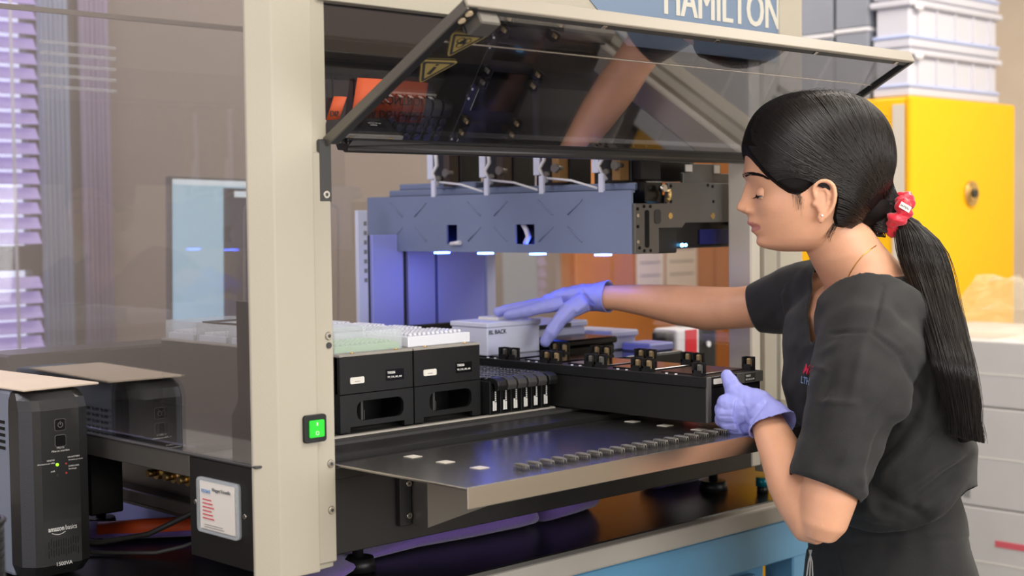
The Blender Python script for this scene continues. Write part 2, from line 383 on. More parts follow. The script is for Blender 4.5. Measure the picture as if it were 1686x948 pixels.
# yellow safety cabinet with boxes on top
yc = thing('safety_cabinet', (3.89, 2.35, -H), 'bright yellow steel safety cabinet behind the woman', 'cabinet')
b = MB(); b.box(3.595, 4.183, 2.135, 2.66, -H + 0.05, 0.320, 0.006, 2); b.build('body', 'yellow_paint', yc)
b = MB(); b.box(3.591, 4.187, 2.114, 2.133, -H + 0.06, 0.322, 0.006, 2); dr = b.build('door', 'yellow_paint', yc)
b = MB(); b.cyl((3.915, 2.114, 0.055), (3.915, 2.106, 0.055), 0.036, seg=28); b.cyl((3.915, 2.106, 0.055), (3.915, 2.102, 0.055), 0.026, seg=24); b.build('lock_plate', 'brass', dr)
b = MB(); b.cyl((3.915, 2.102, 0.055), (3.915, 2.094, 0.055), 0.012); b.build('keyhole', 'dark_gray', dr)
b = MB(); b.box(3.588, 3.594, 2.137, 2.172, -1.0, 0.30); b.build('reflection_band', 'cream_paint', yc, label='pale vertical band painted in for a reflection')  # cream strip modelled in place of a reflection on the side face
for x in (3.65, 4.13):
    b = MB(); b.box(x - 0.03, x + 0.03, 2.2, 2.26, -H, -H + 0.05); b.build('foot', 'dark_gray', yc)
def bin_(x0, x1, y0, y1, z0, z1, label, group=None):
    t = thing('storage_bin', ((x0 + x1) / 2, (y0 + y1) / 2, z0), label, 'bin', group)
    h = z1 - z0; b = MB(); n = 5
    b.box(x0 + 0.008, x1 - 0.008, y0 + 0.008, y1 - 0.008, z0, z1 - 0.02, 0.004); b.build('body', 'bin_white', t)
    b = MB(); b.box(x0, x1, y0, y1, z0 + h * 0.20, z0 + h * 0.27, 0.002); b.build('band', 'bin_blue', t)
    b = MB(); b.box(x0 + 0.002, x1 - 0.002, y0 + 0.002, y1 - 0.002, z0 + 0.002, z0 + h * 0.19, 0.003); b.build('base_tray', 'bin_white', t)
    b = MB(); b.box(x0 - 0.006, x1 + 0.006, y0 - 0.006, y1 + 0.006, z1 - 0.02, z1 - 0.002, 0.004); b.build('rim', 'bin_white', t)
    for i in range(n):
        x = x0 + (x1 - x0) * (i + 0.5) / n; r = MB(); r.box(x - 0.004, x + 0.004, y0 + 0.003, y0 + 0.01, z0 + h * 0.3, z1 - 0.02); r.build('rib', 'bin_white', t)
    b = MB(); b.sphere((x0 + 0.04, y0 - 0.004, z1 - 0.022), 0.014, 1.5, 0.6, 0.7); b.build('latch', 'white_plastic', t)
bin_(3.61, 4.12, 2.13, 2.25, 0.322, 0.455, 'white ribbed storage bin at the bottom of the stack on the yellow cabinet')
bin_(3.61, 4.12, 2.13, 2.25, 0.457, 0.590, 'white ribbed storage bin in the middle of the stack on the yellow cabinet')
bin_(3.61, 4.12, 2.13, 2.25, 0.592, 0.725, 'white ribbed storage bin on top of the stack, cut by the picture edge')
# grey tubs on the yellow cabinet behind the bins
for y0, y1, z0, z1, lab in ((2.262, 2.37, 0.322, 0.525, 'lower grey tub directly behind the white bins on the yellow cabinet'), (2.38, 2.50, 0.322, 0.518, 'lower grey tub farther from the white bins, nearer the machine'),
                            (2.262, 2.37, 0.527, 0.74, 'upper grey tub directly behind the white bins, cut by the picture edge'), (2.38, 2.50, 0.520, 0.74, 'upper grey tub farther from the white bins, nearer the machine')):
    crate(3.61, 3.98, y0, y1, z0, z1, 'bin_gray', lab, name='grey_tub', cat='tub', lm='white_plastic')

# white cartons at the right
def carton(y0, y1, z0, z1, label, stripe, x0=3.2, x1=3.75, tiny=True):
    t = thing('white_carton', ((x0 + x1) / 2, (y0 + y1) / 2, z0), label, 'box')
    b = MB(); b.box(x0, x1, y0, y1, z0, z1, 0.004, 2); b.build('carton_body', 'box_white', t)
    b = MB(); b.box(x0 - 0.001, x0, y0 + 0.01, y1 - 0.01, (z0 + z1) / 2 - 0.001, (z0 + z1) / 2 + 0.001)
    b.box(x0 + 0.02, x1 - 0.02, (y0 + y1) / 2 - 0.025, (y0 + y1) / 2 + 0.025, z1, z1 + 0.0008); b.build('tape', 'paper', t)
    for (ya, yb, za, zb) in stripe:
        b = MB(); b.box(x0 - 0.0015, x0, ya, yb, za, zb); b.build('red_stripe', 'label_red_soft', t)
        b = MB()
        for k in range(3): b.box(x0 - 0.0012, x0, ya + 0.005 + k * 0.03, ya + 0.022 + k * 0.03, za - 0.07, za - 0.02)
        b.build('printed_mark', 'ink_gray', t)
    return t
carton(1.30, 2.02, -0.46, -0.303, 'white carton at the top of the stack right of the woman, clear bag on it', [])
carton(1.28, 2.05, -0.70, -0.462, 'white carton with a red stripe in the middle of the stack', [(1.72, 1.80, -0.612, -0.598)])
carton(1.26, 2.07, -0.96, -0.702, 'white carton with a long red stripe, third from the top of the stack', [(1.50, 1.66, -0.79, -0.775)])
carton(1.26, 2.07, -H, -0.962, 'white carton at the bottom of the stack, on the floor', [(1.55, 1.75, -1.10, -1.08)])
# crumpled bag
b = MB(); rings = []; rnd = random.Random(4)
for i in range(9):
    t_ = i / 8; zz = -0.303 + 0.005 + 0.135 * t_; rr = []
    for k in range(20):
        a = 2 * PI * k / 20; s_ = (1 - 0.55 * t_ ** 1.5) * (1 + 0.12 * math.sin(3 * a + 2 * t_) + 0.1 * rnd.uniform(-1, 1))
        rr.append((3.32 + 0.09 * s_ * math.cos(a), 1.73 + 0.13 * s_ * math.sin(a) - 0.03 * t_, zz + 0.012 * rnd.uniform(-1, 1) * (i > 0)))
    rings.append(rr)
b.loft(rings, smooth=False); o = b.build('plastic_bag', 'bag', None); tag(o, 'crumpled translucent bag on the top white carton', 'bag')

# ================================================================== the bench
be = thing('lab_bench', (1.2, 1.9, -H), 'blue steel lab bench with a black top and grey edge under the machine', 'bench')
b = MB(); b.box(-0.6, 2.46, 1.475, 2.42, -0.53, -0.4905, 0.002); b.build('bench_top', 'bench_black', be)
b = MB(); b.box(-0.6, 2.46, 1.448, 1.4745, -0.522, -0.491, 0.004, 2); b.build('edge_strip', 'bench_edge', be)
b = MB(); b.box(-0.6, 2.17, 1.475, 1.50, -0.600, -0.531, 0.002); b.build('apron', 'blue_paint', be)
b = MB(); b.box(2.118, 2.178, 1.478, 1.54, -H, -0.531, 0.003); b.build('leg', 'blue_paint', be)
b = MB(); b.box(2.118, 2.178, 2.30, 2.36, -H, -0.531, 0.003); b.build('leg', 'blue_paint', be)
b = MB(); b.box(-0.58, -0.52, 1.478, 1.54, -H, -0.531, 0.003); b.build('leg', 'blue_paint', be)
b = MB(); b.box(-0.58, -0.52, 2.30, 2.36, -H, -0.531, 0.003); b.build('leg', 'blue_paint', be)
b = MB(); b.box(-0.5, 2.10, 1.53, 2.3, -1.3, -0.601); b.build('drawer_carcass', 'blue_paint', be)
for (x0, x1) in ((1.30, 2.06), (0.5, 1.26), (-0.3, 0.46)):
    for (z0, z1) in ((-0.78, -0.625), (-1.0, -0.80)):
        b = MB(); b.box(x0, x1, 1.512, 1.53, z0, z1, 0.004, 2); d = b.build('drawer', 'blue_paint', be)
        b = MB(); b.box(x0 + 0.01, x1 - 0.01, 1.504, 1.512, z1 - 0.022, z1 - 0.004, 0.002); b.build('top_rail', 'blue_paint', d)
        b = MB(); xc = x1 - 0.14; b.cyl((xc, 1.512, z1 - 0.05), (xc, 1.506, z1 - 0.05), 0.012); b.tube([(xc + 0.014 * math.cos(a_), 1.502, z1 - 0.06 + 0.014 * math.sin(a_)) for a_ in [2 * PI * k / 12 for k in range(12)]], 0.002, 6, True); b.build('ring_pull', 'dark_gray', d)
        b = MB(); b.sphere((x1 - 0.26, 1.504, z1 - 0.075), 0.011, 1, 0.8, 1); b.build('knob', 'steel_bright', d)

tk = thing('adjusting_knob', (2.13, 1.53, -0.4905), 'small teal knob on a black stem on the bench right of the machine', 'knob')
b = MB(); b.cyl((2.10, 1.53, -0.4905), (2.10, 1.53, -0.478), 0.010, seg=20); b.build('stem', 'black_plastic', tk)
b = MB(); b.cyl((2.10, 1.53, -0.478), (2.10, 1.53, -0.462), 0.012, seg=20); b.build('cap', 'teal', tk)
# scanner on the bench behind right post
sc = thing('handheld_device', (2.34, 1.90, -0.49), 'white and black instrument with a red label, behind the machine on the right', 'instrument')
b = MB(); b.box(2.2844, 2.3590, 1.8744, 1.9383, -0.49, -0.229, 0.006, 2); b.build('white_body', 'white_plastic', sc)
b = MB(); b.box(2.3110, 2.3483, 1.8728, 1.8744, -0.293, -0.232); b.build('red_label', 'label_red', sc)
b = MB(); b.box(2.3622, 2.4335, 1.8850, 1.9489, -0.49, -0.224, 0.012, 3); b.build('black_body', 'black_plastic', sc)
b = MB(); b.tube([(2.396 + 0.03 * math.cos(a_), 1.906, -0.224 + 0.03 * math.sin(a_)) for a_ in [PI * k / 10 for k in range(11)]], 0.004, 8); b.build('carry_loop', 'black_plastic', sc)
b = MB(); b.cyl((2.396, 1.884, -0.266), (2.396, 1.879, -0.266), 0.006); b.build('button', 'white_plastic', sc)
b = MB(); b.box(2.2557, 2.2812, 1.8797, 1.9170, -0.49, -0.234, 0.003); b.build('grey_spine', 'dark_gray', sc)
# ================================================================== the robot
rb = thing('pipetting_robot', (1.6, 1.9, -0.436), 'large beige and black benchtop pipetting robot with its lid open', 'lab robot')
def P(name, mb, m, par=None, label=None): return mb.build(name, m, par or rb, label=label)
# corner posts: front left
def post(x0, x1, side):
    w_ = x1 - x0; s_ = 1 if side == 'l' else -1; xl = x0 if side == 'l' else x1
    pts = [(0, 0.016), (0.028, 0.0), (0.088, 0.0), (0.090, 0.008), (0.118, 0.012), (0.118, 0.035), (0.03, 0.035), (0.03, 0.022), (0, 0.020)]
    b = MB(); b.prism([(xl + s_ * p[0], 1.49 + p[1]) for p in pts], (0, 0, -0.447), X, Y, (0, 0, 0.90), 0.0015)
    return P('corner_post', b, 'beige_paint')
post(1.016, 1.134, 'l'); post(2.055, 2.188, 'r')
b = MB(); b.box(1.106, 1.136, 1.496, 1.506, -0.440, 0.086, 0.002); P('post_flange', b, 'beige_paint')
b = MB(); b.box(1.1165, 1.1375, 1.4955, 1.50, 0.022, 0.102, 0.002); P('hinge_plate', b, 'dark_gray')
b = MB(); b.box(2.042, 2.070, 1.51, 1.56, -0.436, 0.30, 0.003); P('inner_column', b, 'cream_paint')
for zz in (0.032, -0.148, -0.312, -0.372): screw(rb, (1.1275, 1.496, zz), -Y, 0.0056)
b = MB(); b.cyl((1.1275, 1.497, -0.160), (1.1275, 1.4945, -0.160), 0.004); P('pin_hole', b, 'dark_gray')
for zz in (-0.22,): screw(rb, (1.020, 1.5095, zz), -X, 0.004)
# power switch on post
b = MB(); b.prism(rrect(0.034, 0.035, 0.004), (1.097, 1.491, -0.2625), X, Z, (0, -0.006, 0), 0.0008); sw = P('power_switch', b, 'black_plastic')
b = MB(); b.prism(rrect(0.023, 0.022, 0.002), (1.0975, 1.485, -0.2625), X, Z, (0, -0.0025, 0), 0.0006); b.build('rocker', 'green_light', sw, label='lit green rocker')
b = MB(); b.box(1.0965, 1.0985, 1.4822, 1.4826, -0.2585, -0.2545); frame_pts(b, rrect(0.005, 0.005, 0.002), rrect(0.0035, 0.0035, 0.0015), (1.0975, 1.4825, -0.268), X, Z, (0, -0.0003, 0)); b.build('switch_marks', 'print_white', sw)
# base
b = MB(); b.box(1.13, 2.19, 1.512, 1.53, -0.436, -0.318, 0.001); b.box(1.02, 2.186, 1.53, 1.653, -0.434, -0.310); P('base_front_panel', b, 'black_paint')
b = MB(); b.box(1.0175, 1.0225, 1.509, 1.655, -0.436, -0.306, 0.001); P('side_skirt', b, 'black_paint')
b = MB(); b.box(1.018, 1.028, 1.655, 2.30, -0.334, -0.304, 0.001); b.box(1.028, 2.186, 1.655, 2.30, -0.325, -0.308); P('side_rail', b, 'gray_metal')
b = MB(); b.box(1.016, 1.026, 1.5, 2.30, -0.3055, -0.302, 0.001); P('sill_strip', b, 'dark_gray')
# card holder on the skirt (faces -X)
pts = rrect(0.094, 0.071, 0.006)
b = MB(); b.prism(pts, (1.0175, 1.582, -0.364), -Y, Z, (-0.004, 0, 0), 0.001)
ch = P('card_holder', b, 'clear_plastic')
b = MB(); b.box(1.0120, 1.0134, 1.543, 1.622, -0.3945, -0.333); b.build('card', 'paper', ch)
b = MB()
for k in range(6): b.box(1.0112, 1.0119, 1.615 - 0.020 - 0.003 * (k % 3), 1.615, -0.357 - 0.0048 * k, -0.3555 - 0.0048 * k)
b.build('red_lines', 'label_red_soft', ch)
text('heading', 'Nugget Scientific', (1.0112, 1.592, -0.3435), -Y, Z, 0.0062, 'ink_gray', ch)
text('heading', 'EGGNI', (1.0112, 1.617, -0.3475), -Y, Z, 0.0066, 'ink_blue', ch)
b = MB()
for k in range(2): b.box(1.0112, 1.0119, 1.570 - 0.004 * k, 1.612, -0.3885 - 0.003 * k, -0.388 - 0.003 * k)
b.build('small_print', 'ink_gray', ch)
b = MB(); frame_pts(b, rrect(0.094, 0.071, 0.006), rrect(0.086, 0.063, 0.005), (1.0135, 1.582, -0.364), -Y, Z, (-0.0022, 0, 0)); b.build('holder_rim', 'clear_plastic', ch)
for yy in (1.6395, 1.5268): screw(rb, (1.0175, yy, -0.364 + (0.0 if yy > 1.6 else -0.004)), -X, 0.0035)
# deck
b = MB(); b.box(1.03, 2.18, 1.60, 2.24, -0.318, -0.306); P('deck_plate', b, 'dark_gray')
b = MB(); b.box(1.136, 1.68, 1.628, 1.640, -0.312, -0.304, 0.002); P('deck_edge_strip', b, 'bench_edge')
b = MB(); b.prism([(1.575, -0.322), (1.632, -0.306), (1.632, -0.330), (1.575, -0.336)], (1.136, 0, 0), Y, Z, (0.92, 0, 0)); b.box(1.136, 2.056, 1.503, 1.575, -0.336, -0.3215, 0.001); P('front_rail', b, 'black_paint')
b = MB(); b.box(1.03, 2.186, 2.20, 2.30, -0.305, -0.208, 0.004); P('rear_chassis', b, 'black_metal')
b = MB(); b.box(1.03, 1.25, 1.66, 2.20, -0.306, -0.296, 0.002); P('left_cover_plate', b, 'black_satin')
# guide pins
b = MB(); b.tube([(0, 0.013, 0), (0, 0.009, 0.001), (0, -0.009, 0.001), (0, -0.013, 0)], [0.0022, 0.0034, 0.0034, 0.0022], 8); b.cyl((0, 0.008, -0.0072), (0, 0.008, 0), 0.0018, seg=8); b.cyl((0, -0.008, -0.0072), (0, -0.008, 0), 0.0018, seg=8); b.sphere((0, -0.0135, 0.0005), 0.0024, seg=8, rings=6)
bmesh.ops.transform(b.bm, matrix=Matrix.Translation((1.2735, 1.572, -0.3145)), verts=b.bm.verts)
pin = P('guide_pin', b, 'black_satin')
for i in range(1, 35): dup_part(pin, (0.0225 * i, 0, 0))
# loading tray
b = MB(); b.box(1.139, 1.9, 1.252, 1.503, -0.3175, -0.3155); b.box(1.9, 2.06, 1.252, 1.503, -0.3175, -0.3155); tr = P('loading_tray', b, 'steel')
def prof(x0, x1, pts): 
    b_ = MB(); b_.prism(pts, (x0, 0, 0), Y, Z, (x1 - x0, 0, 0), 0.0006); return b_
b = prof(1.139, 2.06, [(1.249, -0.3140), (1.2535, -0.3145), (1.2535, -0.3165), (1.2508, -0.3170), (1.2508, -0.3395), (1.2490, -0.3395)]); b.build('front_lip', 'steel_bright', tr, label='folded steel lip along the front')
b = MB(); b.box(1.1385, 1.1405, 1.252, 1.503, -0.3165, -0.3145, 0.0005); b.build('side_edge', 'steel_bright', tr)
b = MB(); b.prism([(0, 0), (0.022, 0), (0.022, 0.001), (0, 0.001)], (0, 0, 0), X, Y, (0, 0, 0.001))
b = MB(); b.sphere((0, 0, 0.006), 1, 0.0042, 0.0135, 0.0022, 12, 8); 
for k in range(7): b.cyl((0.0028, -0.0105 + 0.0035 * k, 0), (0.0028, -0.0105 + 0.0035 * k, 0.006), 0.0006, seg=5); b.cyl((-0.0028, -0.0105 + 0.0035 * k, 0), (-0.0028, -0.0105 + 0.0035 * k, 0.006), 0.0006, seg=5)
bmesh.ops.transform(b.bm, matrix=Matrix.Translation((1.2735, 1.296, -0.3153)), verts=b.bm.verts)
tp = b.build('tray_peg', 'gray_metal', tr)
for i in range(1, 35): dup_part(tp, (0.0225 * i, 0, 0))
for xx in (1.2475, 1.69):
    for yy in ((1.475, 1.41, 1.345) if xx < 1.5 else (1.475, 1.41, 1.345)):
        b = MB(); b.box(xx - 0.009, xx + 0.009, yy - 0.009, yy + 0.009, -0.3153, -0.3148); s_ = b.build('slot', 'cream_paint', tr)
        
# bracket under the tray: a short side flap and a long tapering front flap
ck = MB(); ck.box(1.271, 1.2735, 1.474, 1.5115, -0.414, -0.3176); ck.prism([(1.2735, -0.3176), (1.97, -0.3176), (1.97, -0.330), (1.2735, -0.414)], (0, 1.474, 0), X, Z, (0, 0.0025, 0))
P('tray_bracket', ck, 'gray_metal')
b = MB(); b.box(1.2485, 1.2685, 1.504, 1.5125, -0.414, -0.325, 0.001); P('bracket_mount', b, 'black_metal')
for zz in (-0.357, -0.401): screw(rb, (1.2635, 1.504, zz), -Y, 0.0048)
# side acrylic and rear acrylic
b = MB(); b.box(1.0190, 1.0220, 1.512, 2.295, -0.302, 0.40); P('side_panel', b, 'side_acrylic', label='clear acrylic side panel mirroring the room')
b = MB(); b.box(2.172, 2.175, 1.56, 2.295, -0.302, 0.40); P('side_panel', b, 'rear_acrylic')
b = MB(); b.box(1.03, 2.17, 2.297, 2.300, -0.208, 0.350); ra = P('rear_panel', b, 'rear_acrylic')
b = MB(); b.box(1.03, 2.17, 2.292, 2.302, 0.350, 0.358); P('rear_top_rail', b, 'gray_metal')
for k in range(5):
    b = MB(); b.tube([(1.145, 2.296, 0.302 - k * 0.0185), (1.283, 2.296, 0.300 - k * 0.0185)], 0.0032, 8); b.build('vent_slot', 'clear_plastic', ra)
b = MB(); b.prism([(1.512, -0.302), (1.56, -0.302), (1.56, -0.245), (1.545, -0.225), (1.545, -0.10), (1.512, -0.10)], (1.022, 0, 0), Y, Z, (0.006, 0, 0)); P('gusset', b, 'black_paint')
# header with logo
b = MB(); b.box(1.12, 2.06, 1.495, 1.53, 0.277, 0.47, 0.001); P('header_panel', b, 'beige_paint')
b = MB(); b.prism([(1.705, 0.262), (2.138, 0.262), (2.138, 0.46), (1.50, 0.46), (1.60, 0.34)], (0, 1.4945, 0), X, Z, (0, -0.001, 0)); lp = P('logo_plate', b, 'sign_blue_gray')
for dx_ in (0.0, 0.0018, 0.0036): text('logo_letters', 'HAMILTON', (1.789 + dx_, 1.4932 - dx_ * 0.02, 0.3185), X, Z, 0.080, 'letter_silver', lp, 0.0004, 0.0, 0.77)
b = MB(); b.box(1.128, 2.055, 1.515, 1.520, 0.110, 0.277); P('upper_window', b, 'smoked_glass', label='dark tinted fixed window above the opening')
b = MB(); b.box(1.128, 2.055, 1.512, 1.523, 0.104, 0.1105); P('window_rail', b, 'black_metal')
screw(rb, (1.1355, 1.512, 0.1265), -Y, 0.006)
# interior top rail seen through the tinted window
b = MB(); b.box(1.42, 2.15, 1.95, 2.02, 0.24, 0.30, 0.002); P('traverse_rail', b, 'gray_metal')
for k in range(9):
    b = MB(); b.box(1.44 + k * 0.045, 1.442 + k * 0.045, 1.948, 1.95, 0.19, 0.24); P('rail_tooth', b, 'gray_metal')
# lid (open, raised): plane from (Y1.5,z.097) to (Y1.23,z.242)
lid = None
LU = Vector((0, -0.27, 0.145)).normalized(); LN = Vector((0, -0.145, -0.27)).normalized(); LL = Vector((0, -0.27, 0.145)).length; LO = Vector((0, 1.5, 0.097))
def lbox(x0, x1, u0, u1, n0, n1, bev=0.0):
    """box in lid space: along X, up the lid (u), and out of its underside (n)"""
    M = Matrix(((1, 0, 0, 0), (0, LU.y, LN.y, LO.y), (0, LU.z, LN.z, LO.z), (0, 0, 0, 1))); b_ = MB(); b_.box(x0, x1, u0, u1, n0, n1, bev, M=M); return b_
lid = P('lid', lbox(1.145, 2.085, 0.0, LL - 0.004, -0.004, -0.001), 'lid_glass', label='raised tinted lid')
b = lbox(1.130, 1.147, 0.004, LL + 0.0, -0.006, 0.004, 0.001); b.build('lid_side_frame', 'black_metal', lid)
b = lbox(1.128, 1.1315, 0.002, LL, -0.007, 0.006, 0.0006); b.build('lid_edge_trim', 'gray_metal', lid)
b = lbox(2.083, 2.092, 0.004, LL + 0.0, -0.006, 0.004, 0.001); b.build('lid_side_frame', 'black_metal', lid)
b = lbox(1.128, 2.094, LL - 0.003, LL + 0.003, -0.016, 0.003, 0.001); b.build('lid_front_beam', 'lid_beige', lid, label='beige front edge of the lid')
b = lbox(1.14, 2.09, LL - 0.012, LL - 0.003, -0.006, 0.002, 0.0005); b.build('lid_inner_beam', 'dark_gray', lid)
b = lbox(1.147, 2.083, LL - 0.075, LL - 0.0735, -0.001, 0.0, 0.0); b.build('glass_seam', 'steel_bright', lid)
# handle bar along lower edge
b = MB()
b.prism([(1.497, 0.088), (1.520, 0.090), (1.524, 0.098), (1.520, 0.114), (1.505, 0.120), (1.499, 0.112)], (1.165, 0, 0), Y, Z, (0.92, 0, 0), 0.0012)
b.cyl((1.165, 1.503, 0.0925), (2.085, 1.503, 0.0925), 0.006, seg=12)
b.build('handle_bar', 'black_metal', lid)
b = MB(); b.prism([(1.163, 0.094), (1.185, 0.118), (1.192, 0.1315), (1.235, 0.1315), (1.248, 0.128), (1.262, 0.119), (1.30, 0.118), (1.30, 0.10)], (0, 1.494, 0), X, Z, (0, 0.003, 0), 0.0006); b.build('handle_wing', 'black_metal', lid)
for xx in (1.249, 1.272, 1.722, 1.752):
    b = MB(); b.cyl((xx, 1.4975, 0.109), (xx, 1.4955, 0.109), 0.0022, seg=8); b.build('rivet', 'steel_bright', lid)
for xx in (1.367, 1.594, 1.829, 2.05):
    b = lbox(xx - 0.004, xx + 0.004, LL - 0.010, LL - 0.004, 0.002, 0.0035, 0.0005); b.build('rivet', 'steel_bright', lid)
for uu in (LL - 0.024, LL - 0.010):
    b = MB(); c_ = LO + LU * uu + LN * 0.004; b.cyl((1.139, c_.y, c_.z), (1.139, c_.y + LN.y * 0.002, c_.z + LN.z * 0.002), 0.0048, seg=14); b.build('bolt', 'cardboard', lid)
b = lbox(1.150, 1.182, LL - 0.034, LL - 0.006, 0.001, 0.018, 0.002); hb = b.build('latch_block', 'gray_metal', lid)
b = MB(); c_ = LO + LU * (LL - 0.034) + LN * 0.008; b.cyl((1.155, c_.y + 0.001, c_.z), (1.155, c_.y + 0.004, c_.z - 0.001), 0.005, seg=12); b.build('latch_bore', 'dark_gray', hb)
# warning stickers on the underside (triangles, seen upside down)
def sticker(cx, cu, rot, mark):
    def tri(r): return [(r * math.cos(math.radians(a_ + rot)), r * math.sin(math.radians(a_ + rot))) for a_ in (90, 210, 330)]
    def rtri(r, cr):
        out = []; T = tri(r)
        for i in range(3):
            p = Vector(T[i]); q0 = (Vector(T[i - 1]) - p).normalized() * cr; q1 = (Vector(T[(i + 1) % 3]) - p).normalized() * cr
            for k in range(4):
                t_ = k / 3; out.append(tuple((p + q0) * (1 - t_) ** 2 + p * 2 * t_ * (1 - t_) + (p + q1) * t_ ** 2))
        return out
    c = LO + LU * cu + LN * 0.0002
    b = MB(); b.prism(rtri(0.034, 0.008), (cx, c.y, c.z), X, LU, LN * 0.0006); s_ = b.build('warning_sticker', 'sticker_amber', lid)
    b = MB(); frame_pts(b, rtri(0.029, 0.004), rtri(0.023, 0.003), (cx, c.y, c.z) + LN * 0.0006 if False else tuple(Vector((cx, c.y, c.z)) + LN * 0.0008), X, LU, LN * 0.0003)
    if mark == '!':
        a_ = math.radians(rot + 90); d = Vector((math.cos(a_), math.sin(a_))); 
        for t0, t1, w0 in ((-0.004, 0.012, 0.0022), (-0.010, -0.007, 0.0018)):
            p = [(d * t0 + Vector((-d.y, d.x)) * w0), (d * t1 + Vector((-d.y, d.x)) * w0 * 1.2), (d * t1 - Vector((-d.y, d.x)) * w0 * 1.2), (d * t0 - Vector((-d.y, d.x)) * w0)]
            b.prism([tuple(q) for q in p], tuple(Vector((cx, c.y, c.z)) + LN * 0.0008), X, LU, LN * 0.0003)
    else:
        for k in range(3):
            a_ = math.radians(rot + 90 + 120 * k); cc = Vector((math.cos(a_), math.sin(a_))) * 0.0055
            outer = [(cc.x + 0.0058 * math.cos(t_), cc.y + 0.0058 * math.sin(t_)) for t_ in [2 * PI * j / 16 for j in range(16)]]
            inner = [(cc.x * 1.15 + 0.0042 * math.cos(t_), cc.y * 1.15 + 0.0042 * math.sin(t_)) for t_ in [2 * PI * j / 16 for j in range(16)]]
            frame_pts(b, outer, inner, tuple(Vector((cx, c.y, c.z)) + LN * 0.0008), X, LU, LN * 0.0003)
        t_ = [2 * PI * j / 16 for j in range(16)]
        frame_pts(b, [(0.0045 * math.cos(q), 0.0045 * math.sin(q)) for q in t_], [(0.0033 * math.cos(q), 0.0033 * math.sin(q)) for q in t_], tuple(Vector((cx, c.y, c.z)) + LN * 0.0008), X, LU, LN * 0.0003)
    b.build('warning_symbol', 'ink', s_)
sticker(1.178, 0.238, 182, 'bio'); sticker(1.176, 0.180, 184, '!')
# orange note stuck behind the tinted glass
# arm (portal) running front to back
ar = None
b = MB(); Xs = 1.812
holes = [(2.007, 2.036), (1.805, 1.853)]
ys = [1.580, 1.805, 1.853, 2.007, 2.036, 2.270]
for i in range(5):
    if (ys[i], ys[i + 1]) in holes: b.box(Xs, Xs + 0.004, ys[i], ys[i + 1], -0.012, 0.043); b.box(Xs, Xs + 0.004, ys[i], ys[i + 1], -0.062, -0.047)
    else: b.box(Xs, Xs + 0.004, ys[i], ys[i + 1], -0.062, 0.043)
b.box(Xs + 0.004, Xs + 0.02, 1.59, 2.27, 0.039, 0.043); b.box(Xs + 0.03, Xs + 0.06, 1.60, 2.24, 0.043, 0.056, 0.002); b.box(Xs + 0.04, Xs + 0.07, 2.0, 2.22, 0.056, 0.068, 0.002)
ar = P('portal_arm', b, 'arm_blue_gray', label='blue-grey arm running from front to back')
b = MB(); b.box(Xs + 0.02, Xs + 0.30, 1.62, 2.24, -0.055, 0.036); b.build('arm_core', 'black_satin', ar)
for yc in (2.145, 1.925, 1.742):
    for sx in (1, -1):
        for sz in (1, -1):
            b = MB(); b.tube([(Xs - 0.0004, yc + sx * 0.018, -0.006 + sz * 0.010), (Xs - 0.0004, yc + sx * 0.052, -0.006 + sz * 0.036)], 0.0014, 6); b.build('crease', 'arm_blue_gray', ar)
b = MB(); b.tube([(Xs + 0.012, 1.845, -0.012), (Xs + 0.010, 1.835, -0.022), (Xs + 0.010, 1.83, -0.034), (Xs + 0.012, 1.84, -0.046)], 0.005, 8); b.build('cable', 'white_plastic', ar)
b = MB(); b.tube([(Xs - 0.002, 2.022, -0.0475), (Xs - 0.004, 1.995, -0.045)], 0.004, 8); b.build('cable', 'white_plastic', ar)
# front end plate
ft = [(1.814, 0.021), (1.814, -0.062), (1.874, -0.062), (1.874, -0.020), (1.935, -0.020), (1.944, -0.012), (2.086, -0.012), (2.090, -0.018), (2.15, -0.018), (2.15, 0.056), (1.900, 0.056), (1.896, 0.021)]
b = MB(); b.prism(ft, (0, 1.574, 0), X, Z, (0, 0.008, 0), 0.001); ep = b.build('end_plate', 'arm_gray', ar)
ep2 = MB(); ep2.prism([(1.97, 0.056), (2.10, 0.056), (2.10, 0.074), (2.075, 0.074), (2.075, 0.090), (1.995, 0.090), (1.995, 0.074), (1.97, 0.074)], (0, 1.60, 0), X, Z, (0, 0.006, 0), 0.001); ep2.build('top_plate', 'arm_gray', ar)
def dot(x, z, r, m, y=1.574, name='mounting_hole', par=None):
    b_ = MB(); b_.cyl((x, y, z), (x, y - 0.0012, z), r, seg=12); b_.build(name, m, par or ar)
for (x, z) in ((1.836, 0.016), (1.852, 0.016), (1.836, -0.057), (1.852, -0.057), (1.820, 0.012), (1.820, -0.017), (1.824, -0.052), (1.905, 0.050), (1.905, 0.024), (2.005, 0.052), (2.02, 0.024), (2.018, 0.050)): dot(x, z, 0.0028, 'void')
for (x, z) in ((1.820, 0.001), (1.820, -0.042)): dot(x, z, 0.0030, 'steel_bright', name='bolt')
for (x, z) in ((1.903, 0.0), (2.018, -0.001), (2.13, 0.0)): dot(x, z, 0.0055, 'brass', name='bolt')
b = MB(); b.prism(rrect(0.010, 0.062, 0.004), (1.843, 1.5735, -0.021), X, Z, (0, -0.0008, 0)); b.build('slot', 'void', ar)
b = MB(); b.prism(rrect(0.016, 0.024, 0.006), (1.870, 1.5735, -0.001), X, Z, (0, -0.0008, 0)); b.build('slot', 'dark_gray', ar)
b = MB(); b.tube([(1.884 + 0.011 * math.cos(a_), 1.568, 0.036 + 0.011 * math.sin(a_)) for a_ in [PI * 0.6 * k / 6 - 1.2 for k in range(7)]], 0.004, 8); b.build('brass_fitting', 'brass', ar)
